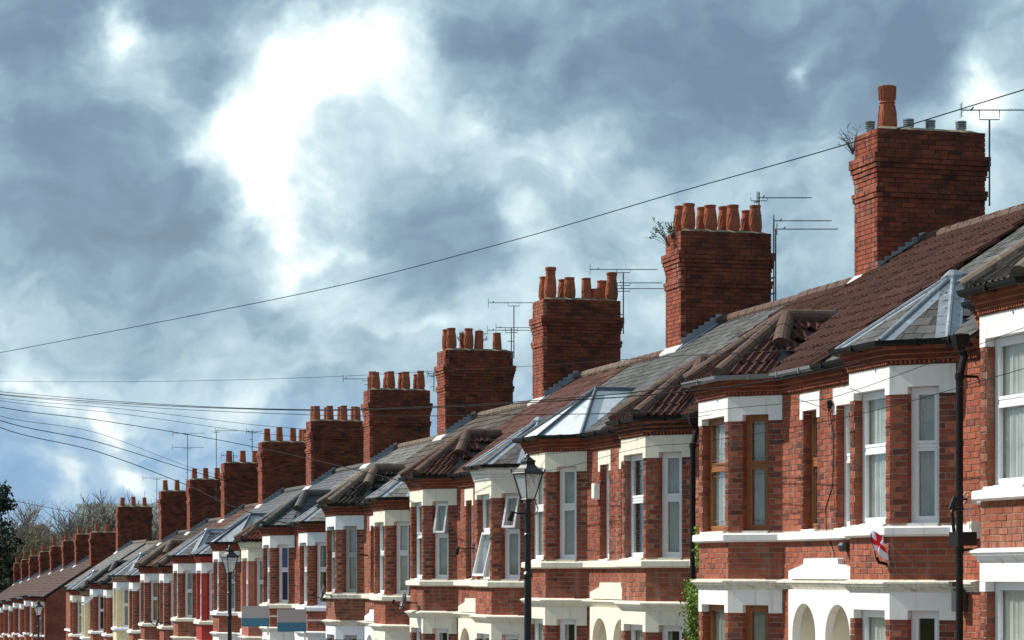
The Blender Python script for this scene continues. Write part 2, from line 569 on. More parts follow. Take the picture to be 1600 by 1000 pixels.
def unit_pantile():
    m = MB()
    prof = [(-.5, .30), (-.42, .95), (-.33, 1.0), (-.24, .32), (-.04, .22), (.04, .90), (.14, 1.0), (.24, .32), (.5, .22)]
    n = len(prof)
    for y in (0, 1):
        for x, z in prof:
            m.v.append((x, y, z))
        for x, z in prof:
            m.v.append((x, y, z - .42))
    for i in range(n - 1):
        m.f.append((i, i + 1, 2 * n + i + 1, 2 * n + i))
        m.f.append((i + 1, i, n + i, n + i + 1))
    m.f.append((n, 0, 2 * n, 3 * n))
    m.f.append((n - 1, 2 * n - 1, 4 * n - 1, 3 * n - 1))
    m.m = [0] * len(m.f)
    return m


def unit_rib():
    m = MB()
    prof = [(-.5, .62), (-.40, .95), (-.30, 1.0), (-.20, .66), (0, .62), (.10, .95), (.20, 1.0), (.30, .66), (.5, .62)]
    n = len(prof)
    for y in (0, 1):
        for x, z in prof:
            m.v.append((x, y, z))
    b = len(m.v)
    m.v += [(-.5, 0, 0), (.5, 0, 0), (-.5, 1, 0), (.5, 1, 0)]
    for i in range(n - 1):
        m.f.append((i, i + 1, n + i + 1, n + i))
    m.f.append(tuple([b, b + 1] + list(range(n - 1, -1, -1))))
    m.f.append((0, n, b + 2, b))
    m.f.append((n - 1, b + 1, b + 3, 2 * n - 1))
    m.m = [0] * len(m.f)
    return m


UNITS = {'rib': unit_rib(), 'box': unit_box(), 'slate': unit_slate(), 'pantile': unit_pantile()}
UMESH = {}


def unit_mesh(kind):
    if kind not in UMESH:
        UMESH[kind] = UNITS[kind].mesh('piece_' + kind)
    return UMESH[kind]


def join_pieces(kind, mats4):
    u = UNITS[kind]
    V = np.array(u.v)
    n = len(V)
    A = np.array(mats4)  # k,4,4
    VV = np.einsum('kij,nj->kni', A[:, :3, :3], V) + A[:, None, :3, 3]
    faces = []
    for k in range(len(mats4)):
        b = k * n
        faces += [tuple(b + i for i in f) for f in u.f]
    me = bpy.data.meshes.new('joined')
    me.from_pydata(VV.reshape(-1, 3).tolist(), [], faces)
    me.update()
    return me


def score(Mw):
    """how large the piece shows in the photograph (0 = out of sight)"""
    p = Mw.translation
    d = p.x * SP + p.y * CP
    if d < 5:
        return 0
    x = 800 + FPX * (p.x * CP - p.y * SP) / d
    y = 897 - FPX * p.z / d
    if not (-10 < x < 1610 and -10 < y < 1010):
        return 0
    n = Mw.col[1].to_3d().normalized()
    return 1.0 / d * (1.0 if n.dot(-p.normalized()) > .02 else 0.0)


def lay(name, kind, items, parent, mat, T, limit=0, key=None, stuff_name=None, face=None):
    """items: list of (4x4 local matrix, outward normal). T: world matrix of the thing."""
    if not items:
        return 0
    rest = []
    if limit > 0:
        sc = []
        for i, (A, nrm) in enumerate(items):
            p = T @ A.translation
            d = p.x * SP + p.y * CP
            x = 800 + FPX * (p.x * CP - p.y * SP) / d
            y = 897 - FPX * p.z / d
            s = 0
            if d > 5 and -8 < x < 1608 and -8 < y < 1008:
                f = Vector(nrm).dot(-p.normalized())
                if f > .05:
                    sz = A.col[0].to_3d().length
                    s = f * sz / d
            sc.append((s, i))
        sc.sort(reverse=True)
        pick = set(i for s, i in sc[:limit] if s > 0)
        me = unit_mesh(kind)
        for i, (A, nrm) in enumerate(items):
            if i in pick:
                o = put(name, me, mat, parent)
                o.matrix_basis = A
            else:
                rest.append(A)
    else:
        rest = [A for A, n in items]
        pick = ()
    if rest:
        if limit > 0 or key is None:
            me = join_pieces(kind, rest)
        else:
            me = cached(key, lambda: join_pieces(kind, rest))
        put(stuff_name or name, me, mat, parent, kind='stuff')
    return len(pick)


def piece(pos, u, n, w, dep, h, up=Vector((0, 0, 1))):
    """box-like piece: centre pos, width along u, depth along n, height along up"""
    A = Matrix.Identity(4)
    for i in range(3):
        A[i][0] = u[i] * w
        A[i][1] = n[i] * dep
        A[i][2] = up[i] * h
        A[i][3] = pos[i]
    return A


# ------------------------------------------------------------------ setting: ground
def ground_h(Y):
    if Y < 140:
        return -3.2 - .0381 * (Y - 32.4)
    z = -3.2 - .0381 * (140 - 32.4)
    if Y < 260:
        return z - .025 * (Y - 140)
    return z - 3.0 - .004 * (Y - 260)


YS = [-120, 0, 70, 140, 150, 200, 260, 600, 6000]


def strip(name, x0, x1, dz, mat, ys=YS, th=None):
    m = MB()
    for a, b in zip(ys[:-1], ys[1:]):
        za, zb = ground_h(a) + dz, ground_h(b) + dz
        m.poly([(x0, a, za), (x1, a, za), (x1, b, zb), (x0, b, zb)])
        if th:
            m.poly([(x0, a, za - th), (x0, a, za), (x0, b, zb), (x0, b, zb - th)])
    return put(name, m.mesh(name), mat, kind='structure')


strip('ground', -1500, 1500, -.16, M['grass'])
strip('road', 1.6, 9.6, -.13, M['asphalt'], YS[:-2] + [300])
strip('kerb', 9.6, 9.75, 0, M['kerb'], YS[:-2] + [300], .2)
strip('pavement', 9.75, 13.4, -.004, M['paving'], YS[:-2] + [300], .2)
strip('pavement', -1.0, 1.6, -.004, M['paving'], YS[:-2] + [300], .2)

# ------------------------------------------------------------------ terrace houses
XW = 13.35
PITCH = .66
EAVE_X, EAVE_Z = -.15, 2.78
RIDGE_X = 3.45
RIDGE_Z = EAVE_Z + PITCH * (RIDGE_X - EAVE_X)
COURSE = .0765


def roof_z(x):
    return EAVE_Z + PITCH * (x - EAVE_X)


class Facet:
    def __init__(s, p0, p1, kind):
        s.p = Vector((p0[0], p0[1], 0))
        q = Vector((p1[0], p1[1], 0))
        s.L = (q - s.p).length
        s.u = (q - s.p).normalized()
        s.n = Vector((-s.u.y, s.u.x, 0))
        s.kind = kind

    def at(s, u, o, z):
        return s.p + s.u * u + s.n * o + Vector((0, 0, z))

    def box(s, mb, u0, u1, o0, o1, z0, z1, mi=0):
        # outward n is left of u: ring order (ccw from above): u0o0 -> u0... keep faces outward
        c = [s.at(u0, o1, z0), s.at(u0, o0, z0), s.at(u1, o0, z0), s.at(u1, o1, z0)]
        d = [s.at(u0, o1, z1), s.at(u0, o0, z1), s.at(u1, o0, z1), s.at(u1, o1, z1)]
        mb.hexa(c + d, mi)


def plan(side, half=4.725, bay=True):
    if bay:
        pts = [(0, 0), (0, 1.63), (-.6, 2.23), (-.6, 3.47), (0, 4.07), (0, half)]
        kinds = ['inner', 'cant', 'front', 'cant', 'outer']
    else:
        pts = [(0, 0), (0, half)]
        kinds = ['inner']
    if side < 0:
        pts = [(x, -y) for x, y in reversed(pts)]
        kinds = kinds[::-1]
    return pts, [Facet(a, b, k) for a, b, k in zip(pts[:-1], pts[1:], kinds)]


def openings(fc, side):
    """(u0, u1, z0, z1, which)"""
    r = []
    if fc.kind == 'inner':
        a, b = .34, .86
        if side < 0:
            a, b = fc.L - b, fc.L - a
        r.append((a, b, .60, 2.27, 'narrow'))
        a, b = .14, 1.06
        if side < 0:
            a, b = fc.L - b, fc.L - a
        r.append((a, b, -3.3, -.40, 'door'))
    elif fc.kind == 'cant':
        r.append((.215, .625, .60, 2.285, 'cant'))
        r.append((.215, .625, -2.3, -.44, 'lowcant'))
    elif fc.kind == 'front':
        r.append((.13, 1.11, .60, 2.285, 'front'))
        r.append((.13, 1.11, -2.3, -.44, 'lowfront'))
    return r


def sweep(mb, pts, prof, mi=0, ext0=0, ext1=0):
    """prof: (offset outward, z) closed outline, swept along the plan with mitred corners"""
    P = [Vector((p[0], p[1], 0)) for p in pts]
    n = len(P)
    rings = []
    for i, p in enumerate(P):
        dirs = []
        if i > 0:
            dirs.append((P[i] - P[i - 1]).normalized())
        if i < n - 1:
            dirs.append((P[i + 1] - P[i]).normalized())
        ns = [Vector((-d.y, d.x, 0)) for d in dirs]
        if len(ns) == 2:
            b = (ns[0] + ns[1]).normalized()
            b = b / b.dot(ns[0])
        else:
            b = ns[0]
        q = p.copy()
        if i == 0:
            q = q - dirs[0] * ext0
        if i == n - 1:
            q = q + dirs[0] * ext1
        rings.append([q + b * o + Vector((0, 0, z)) for o, z in prof])
    k = len(prof)
    base = len(mb.v)
    for r in rings:
        mb.v += [tuple(v) for v in r]
    for i in range(n - 1):
        for j in range(k):
            j2 = (j + 1) % k
            mb.f.append((base + i * k + j, base + (i + 1) * k + j, base + (i + 1) * k + j2, base + i * k + j2))
            mb.m.append(mi)
    mb.f.append(tuple(base + j for j in range(k)))
    mb.f.append(tuple(base + (n - 1) * k + j for j in reversed(range(k))))
    mb.m += [mi, mi]


def brick_rows(fc, z0, z1, opens, o=.008, dep=.05, seed=0, ext0=0.0, ext1=0.0, headers=False, h=COURSE):
    """courses of bricks on a facet, cut round its openings"""
    rg = random.Random(seed)
    items = []
    r0 = int(math.ceil((z0 - .02) / h))
    nrow = int(math.floor((z1 - r0 * h + .015) / h))
    rows = [(r, r * h, (r + 1) * h) for r in range(r0, r0 + nrow)]
    zt = (r0 + nrow) * h
    if z1 - zt > .015:
        rows.append((r0 + nrow, zt, z1 + .006))
    if r0 * h - z0 > .015:
        rows.append((r0 - 1, z0 - .006, r0 * h))
    for r, za, zb in rows:
        zm = (za + zb) / 2
        bh = zb - za
        ivs = [(-ext0, fc.L + ext1)]
        for (a, b, c, d, w) in opens:
            if c < zm < d:
                nv = []
                for (x0, x1) in ivs:
                    if b <= x0 or a >= x1:
                        nv.append((x0, x1))
                    else:
                        if a > x0:
                            nv.append((x0, a))
                        if b < x1:
                            nv.append((b, x1))
                ivs = nv
                # jamb faces
                for uu, sg in (() if w in ('door', 'x') else ((a, 1), (b, -1))):
                    pos = fc.at(uu + sg * .004, -.058, zm)
                    items.append((piece(pos, fc.n, fc.u * -sg if False else fc.u, .118, .008, bh - .009), fc.u * sg, False))
        Lb = .1125 if headers else .225
        ph = (r % 2) * Lb / 2 + ((r // 2) % 2) * .03
        for (x0, x1) in ivs:
            k = math.floor((x0 - ph) / Lb)
            x = k * Lb + ph
            while x < x1:
                a = max(x, x0) + (.005 if x > x0 else 0)
                b = min(x + Lb, x1) - (.005 if x + Lb < x1 else 0)
                if b - a > .018:
                    oo = o + rg.uniform(-.0025, .0025)
                    pos = fc.at((a + b) / 2, oo - dep / 2, zm)
                    q = any(o_[4] in ('cant', 'front', 'lowcant', 'lowfront', 'narrow') and (abs(b - o_[0]) < .012 or abs(a - o_[1]) < .012) for o_ in opens)
                    items.append((piece(pos, fc.u, fc.n, b - a - .002, dep, bh - .0125), fc.n, q))
                x += Lb
    return items


def roof_rows(p0, U, V, N, lu, lv, kind, skip=None, seed=0, clip=None, slim=1.0):
    """tiles or slates on a planar face. p0 origin at eave, U along eave, V up the slope"""
    rg = random.Random(seed)
    if kind == 'pantile':
        w, g, ln, th = .30, .32, .37, .058
    elif kind == 'rib':
        w, g, ln, th = .30, .33, .37, .060
    elif kind == 'plate':
        w, g, ln, th = .33, .30, .36, .020
    else:
        w, g, ln, th = .255 * slim, .20, .27, .013
    items = []
    rows = int(math.ceil(lv / g))
    for r in range(rows):
        v0 = r * g
        if v0 + .02 > lv:
            break
        l2 = min(ln, lv - v0)
        a0, a1 = (0, lu) if clip is None else clip(v0, g)
        if a1 - a0 < .05:
            continue
        ph = 0 if kind == 'pantile' else (r % 2) * w / 2
        x = math.floor((a0 - ph) / w) * w + ph
        while x < a1 - .02:
            c0, c1 = max(x, a0), min(x + w, a1)
            if c1 - c0 > .03:
                um = (c0 + c1) / 2
                pos = p0 + U * um + V * (v0 + rg.uniform(-.006, .006)) + N * (.0)
                if skip is None or not skip(p0 + U * um + V * (v0 + g * .5)):
                    lift = th * (.85 if kind == 'pantile' else 1.0)
                    Vt = (V * l2 - N * lift)
                    A = Matrix.Identity(4)
                    wob = rg.uniform(-.003, .003)
                    Uw = U * (c1 - c0) + N * wob
                    for i in range(3):
                        A[i][0] = Uw[i]
                        A[i][1] = Vt[i]
                        A[i][2] = N[i] * th
                        A[i][3] = pos[i] + N[i] * (lift + .004)
                    items.append((A, N))
            x += w
    return items


def hip_tubes(a, b, r, piece_len=.42, frac=1.0):
    """half-round cover tiles from a (low end) to b (top)"""
    a, b = Vector(a), Vector(b)
    L = (b - a).length
    n = max(1, int(round(L / piece_len)))
    out = []
    for i in range(n):
        t0, t1 = i / n, min(1, (i + 1.10) / n)
        if t0 < 1 - frac - 1e-6:
            continue
        m = MB()
        p, q = a.lerp(b, t0), a.lerp(b, t1)
        m.tube([p, q], r * 1.03, 14, r2=r * .95)
        out.append(m)
    return out


WT = .26  # wall thickness


def window_mats(style):
    return {'white': M['upvc'], 'wood': M['wood_frame'], 'grey': M['grey_frame']}[style]


def bar_frame(mb, w, h, t, d, z0=0):
    """rectangular frame, centred in x, from z0 up, bars t wide and d deep (front at y=0, outwards is +y)"""
    mb.box(-w / 2, -w / 2 + t, -d, 0, z0, z0 + h)
    mb.box(w / 2 - t, w / 2, -d, 0, z0, z0 + h)
    mb.box(-w / 2 + t, w / 2 - t, -d, -.002, z0, z0 + t)
    mb.box(-w / 2 + t, w / 2 - t, -d, -.002, z0 + h - t, z0 + h)


def curtain_mesh(w, h, kind, seed):
    m = MB()
    rg = random.Random(seed)
    if kind == 'blind':
        n = int(h / .045)
        for i in range(n):
            z = h * i / n
            m.hexa([(-w / 2, -.012, z), (w / 2, -.012, z), (w / 2, .012, z + .02), (-w / 2, .012, z + .02),
                    (-w / 2, -.012, z + .003), (w / 2, -.012, z + .003), (w / 2, .012, z + .023), (-w / 2, .012, z + .023)])
        return m

    def sheet(x0, x1, z0, z1, gather=0):
        n = max(6, int((x1 - x0) / .018))
        ph = [rg.uniform(0, 6.3) for _ in range(4)]
        cols = []
        for k, z in enumerate((z0, (z0 + z1) / 2, z1)):
            row = []
            for i in range(n + 1):
                u = i / n
                x = x0 + (x1 - x0) * u
                y = .014 * math.sin(u * (x1 - x0) * 75 + ph[0] + k * .3) + .008 * math.sin(u * (x1 - x0) * 31 + ph[1])
                row.append((x, y, z))
            cols.append(row)
        b = len(m.v)
        for row in cols:
            m.v += row
        for k in range(2):
            for i in range(n):
                m.f.append((b + k * (n + 1) + i + 1, b + k * (n + 1) + i, b + (k + 1) * (n + 1) + i, b + (k + 1) * (n + 1) + i + 1))
                m.m.append(0)

    if kind == 'half':
        sheet(-w / 2, w * .12, 0, h)
    elif kind == 'sides':
        sheet(-w / 2, -w * .18, 0, h)
        sheet(w * .2, w / 2, 0, h)
    else:
        sheet(-w / 2, w / 2, 0, h)
    return m


def add_window(parent, fc, op, org, style='white', curt='full', cmat='net', opened=None, depth=.105, split=.43, leaded=False):
    u0, u1, z0, z1, which = op
    w, h = u1 - u0 - .016, z1 - z0 - .022
    T = Matrix.Identity(4)
    pos = fc.at((u0 + u1) / 2, -depth, z0 + .015) - org
    for i in range(3):
        T[i][0] = -fc.u[i]
        T[i][1] = fc.n[i]
        T[i][3] = pos[i]
    fm = window_mats(style)
    narrow = w < .6

    def mk_frame():
        m = MB()
        bar_frame(m, w, h, .052, .07)
        hz = h * (1 - split)
        m.box(-w / 2 + .05, w / 2 - .05, -.06, -.004, hz - .022, hz + .022)
        m.box(-w / 2 - .0, w / 2, -.005, .05, -.014, .018)  # sill lip
        return m.mesh('window_frame')

    fr = put('window', cached(('wf', round(w, 3), round(h, 3), split), mk_frame), fm, parent)
    fr.matrix_basis = T
    hz = h * (1 - split)
    for (lab, a, b) in (('lower', .052, hz - .024), ('upper', hz + .024, h - .052)):
        sw, sh = w - .108, b - a

        def mk_sash():
            m = MB()
            bar_frame(m, sw, sh, .040, .055, -sh)
            return m.mesh('window_sash')

        def mk_pane():
            m = MB()
            m.box(-sw / 2 + .038, sw / 2 - .038, -.036, -.028, -sh + .038, -.038)
            return m.mesh('window_pane')

        s = put('sash', cached(('ws', round(sw, 3), round(sh, 3)), mk_sash), fm, fr)
        ang = 0
        if opened and lab in opened:
            ang = R(opened[lab])
        s.location = (0, .004 + (.03 if ang else 0), b)
        s.rotation_euler = (ang, 0, 0)
        pn = put('pane', cached(('wp', round(sw, 3), round(sh, 3)), mk_pane), M['glass'], fr)
        pn.location = s.location
        pn.rotation_euler = s.rotation_euler
        if leaded and sw > .2:
            def mk_lead():
                m = MB()
                for q in (-.30, .30):
                    m.tube([(sw * q, -.026, -.05), (sw * q, -.026, -sh + .05)], .004, 4)
                for q in (.12, .88):
                    m.tube([(-sw / 2 + .04, -.026, -sh * q), (sw / 2 - .04, -.026, -sh * q)], .004, 4)
                return m.mesh('leaded_lines')
            put('leaded_line', cached(('wl', round(sw, 3), round(sh, 3)), mk_lead), M['lead_dark'], fr, loc=s.location)
    if curt:
        def mk_c():
            return curtain_mesh(w - .02, h - .04, curt, hash((curt, cmat)) % 7).mesh('curtain')
        c = put('curtain', cached(('cu', round(w, 3), round(h, 3), curt), mk_c), M[cmat], fr)
        c.location = (0, -.085, .02)
    return fr


def pot_mesh(kind):
    m = MB()
    if kind == 'std':
        m.lathe([(.115, 0), (.122, .02), (.131, .06), (.134, .12), (.131, .20), (.122, .32), (.112, .41), (.104, .45), (.112, .455), (.112, .475),
                 (.118, .48), (.118, .505), (.092, .505), (.085, .40)], 14)
        for i in range(14):  # raised spiral ribs
            a = i / 14 * 2 * math.pi
            m.tube([(.134 * math.cos(a), .134 * math.sin(a), .08), (.131 * math.cos(a + .25), .131 * math.sin(a + .25), .20),
                    (.120 * math.cos(a + .5), .120 * math.sin(a + .5), .34)], .006, 4)
    elif kind == 'plain':
        m.lathe([(.128, 0), (.130, .05), (.122, .25), (.112, .40), (.110, .43), (.118, .435), (.118, .46), (.090, .46), (.085, .36)], 14)
    elif kind == 'tall':
        m.lathe([(.120, 0), (.128, .03), (.140, .10), (.138, .22), (.124, .36), (.110, .46), (.106, .50), (.112, .52), (.108, .55), (.122, .585),
                 (.126, .62), (.120, .64), (.09, .64), (.085, .5)], 14)
        for i in range(12):
            a = i / 12 * 2 * math.pi
            m.tube([(.141 * math.cos(a), .141 * math.sin(a), .12), (.120 * math.cos(a + .5), .120 * math.sin(a + .5), .40)], .007, 4)
    elif kind == 'stub':
        m.lathe([(.115, 0), (.120, .03), (.118, .22), (.122, .23), (.122, .245), (.095, .245), (.09, .15)], 14)
    elif kind == 'crown':
        m.lathe([(.135, 0), (.145, .04), (.148, .12), (.136, .26), (.110, .36), (.104, .385), (.122, .395), (.112, .41), (.116, .43), (.124, .60),
                 (.124, .62), (.095, .62), (.09, .45)], 18)
        for i in range(16):
            a = i / 16 * 2 * math.pi
            m.tube([(.117 * math.cos(a), .117 * math.sin(a), .44), (.125 * math.cos(a), .125 * math.sin(a), .615)], .014, 4)
        for i in range(8):
            a = i / 8 * 2 * math.pi
            m.tube([(.146 * math.cos(a), .146 * math.sin(a), .06), (.140 * math.cos(a + .2), .140 * math.sin(a + .2), .24),
                    (.118 * math.cos(a), .118 * math.sin(a), .36)], .009, 4)
    elif kind == 'vent':
        m.lathe([(.07, 0), (.07, .05), (.085, .052), (.085, .065), (.06, .07), (.085, .082), (.085, .095), (.06, .10), (.085, .112), (.085, .125),
                 (.06, .13), (.088, .142), (.088, .16), (.05, .165)], 12)
    return m.mesh('chimney_pot_' + kind, smooth=False)


# courses from the top: outward step of each course
CH_OFF = [0, 0, 0, 0, 0, .068, .068, .048, .028, .012, 0, 0, .034, .022] + [0] * 60


def chimney(parent, org, cx0, cy, ztop, zbase, T, pots, limit, seed, mat, depth=1.83, wid=.90, key=None, flash=True, flash_dz=0.0, lead='lead'):
    """brick stack; cx0 = street face x, cy = centre y (template coordinates)"""
    x0, x1, y0, y1 = cx0, cx0 + depth, cy - wid / 2, cy + wid / 2
    nrow = int((ztop - zbase) / COURSE)

    def mk_core():
        m = MB()
        m.box(x0 + .012, x1 - .012, y0 + .012, y1 - .012, zbase, ztop - .01)
        for r in range(nrow):
            o = CH_OFF[r]
            if o > 0:
                z = ztop - r * COURSE
                m.box(x0 - o + .014, x1 + o - .014, y0 - o + .014, y1 + o - .014, z - COURSE + .001, z - .001)
        # mortar cap
        m.hexa([(x0 + .01, y0 + .01, ztop - .02), (x1 - .01, y0 + .01, ztop - .02), (x1 - .01, y1 - .01, ztop - .02), (x0 + .01, y1 - .01, ztop - .02),
                (x0 + .16, y0 + .16, ztop + .06), (x1 - .16, y0 + .16, ztop + .05), (x1 - .16, y1 - .16, ztop + .05), (x0 + .16, y1 - .16, ztop + .06)], 1)
        return m.mesh('chimney_core', org)

    core = put('chimney', mk_core(), [M['mortar_dark'], M['flaunching']], parent)
    faces = [Facet((x0, y0), (x0, y1), 'f'), Facet((x1, y0), (x0, y0), 'n'), Facet((x0, y1), (x1, y1), 'b'), Facet((x1, y1), (x1, y0), 'k')]
    items = []
    rg = random.Random(seed)
    for fi, fc in enumerate(faces):
        for r in range(nrow):
            o = CH_OFF[r]
            z = ztop - (r + .5) * COURSE
            Lb = .225
            ph = (r % 2) * .1125 + (fi % 2) * .05
            a, b = -o, fc.L + o
            x = a - ph
            while x < b:
                q0, q1 = max(x, a) + (.005 if x > a else 0), min(x + Lb, b) - (.005 if x + Lb < b else 0)
                if q1 - q0 > .003:
                    oo = o + rg.uniform(-.003, .003)
                    pos = fc.at((q0 + q1) / 2, oo - .05, z) - org
                    items.append((piece(pos, fc.u, fc.n, q1 - q0, .10, COURSE - .010), fc.n))
                x += Lb
    fr_ = [q for q in items if q[1].x < -.5]  # sunlit street face: brighter brick, the sunlight is put into its colour
    ot_ = [q for q in items if not q[1].x < -.5]  # faces turned from the sun: sooty brick with shade in its colour
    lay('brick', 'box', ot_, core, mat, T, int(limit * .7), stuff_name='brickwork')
    lay('brick', 'box', fr_, core, M['brick_deep'], T, int(limit * .3), stuff_name='sunlit_side_brickwork')
    for (ix, iy, kind) in pots:
        px = x0 + depth * (ix + .5) / 4
        py = y0 + wid * (.27 + .49 * iy)
        pm = M['metal'] if kind == 'vent' else M['terracotta']
        pt = put('chimney_pot' if kind != 'vent' else 'flue_vent', cached(('pot', kind), lambda: pot_mesh(kind)), pm, core,
                 loc=Vector((px, py, ztop + .035)) - org)
        pt.rotation_euler = (rg.uniform(-.03, .03), rg.uniform(-.03, .03), rg.uniform(0, 6))
        sc = rg.uniform(.94, 1.06)
        pt.scale = (sc, sc, rg.uniform(.96, 1.10) * (1.12 if kind == 'crown' else 1))
    if flash:
        m = MB()
        w = .116
        x = x0
        y = y0 - .012
        while x < min(x1, RIDGE_X) - .02:
            za, zb = roof_z(x) + flash_dz, roof_z(x + w) + flash_dz
            m.prism([(x, y, za - .02), (x + w, y, zb - .02), (x + w, y, za + .245), (x, y, za + .23)], (0, .008, 0))
            x += w
        m.hexa([(x0 - .05, y0 - .13, roof_z(x0 - .05) + .03), (RIDGE_X, y0 - .13, RIDGE_Z + .03), (RIDGE_X, y0 + .02, RIDGE_Z + .03), (x0 - .05, y0 + .02, roof_z(x0 - .05) + .03),
                (x0 - .05, y0 - .12, roof_z(x0 - .05) + .055), (RIDGE_X, y0 - .12, RIDGE_Z + .055), (RIDGE_X, y0 + .02, RIDGE_Z + .07), (x0 - .05, y0 + .02, roof_z(x0 - .05) + .07)])
        put('step_flashing', m.mesh('step_flashing', org), M[lead], parent)
        m = MB()
        xa = x0 - .13
        m.hexa([(xa, y0 - .06, roof_z(xa) + .03), (x0 + .02, y0 - .06, roof_z(x0) + .05), (x0 + .02, y1, roof_z(x0) + .02), (xa, y1, roof_z(xa) + .02),
                (xa, y0 - .06, roof_z(xa) + .06), (x0 + .02, y0 - .06, roof_z(x0) + .11), (x0 + .02, y1, roof_z(x0) + .11), (xa, y1, roof_z(xa) + .06)])
        put('apron_flashing', m.mesh('apron_flashing', org), M['lead_pale'], parent)
    return core


UK = {'slate': 'slate', 'plate': 'slate', 'pantile': 'pantile', 'rib': 'rib'}
ROOFKIND = {'brown': ('rib', 'brown_tile', 'hip_brown'), 'brownpan': ('pantile', 'brown_tile', 'hip_brown'), 'far': ('plate', 'far_tile', 'hip_brown'), 'slate': ('slate', 'slate', 'hip_brown'), 'light': ('slate', 'light_slate', 'hip_tile'),
            'smooth': ('slate', 'smooth_slate', 'hip_dark'), 'greybrown': ('plate', 'greybrown_tile', 'hip_tile'), 'rust': ('plate', 'rust_tile', 'hip_brown'),
            'dark': ('plate', 'dark_tile', 'hip_dark'), 'darkpan': ('pantile', 'dark_tile', 'hip_tile'), 'greypan': ('pantile', 'greybrown_tile', 'hip_tile'), 'redpan': ('pantile', 'red_tile', 'hip_brown'),
            'brownplate': ('plate', 'brown_tile', 'hip_tile')}


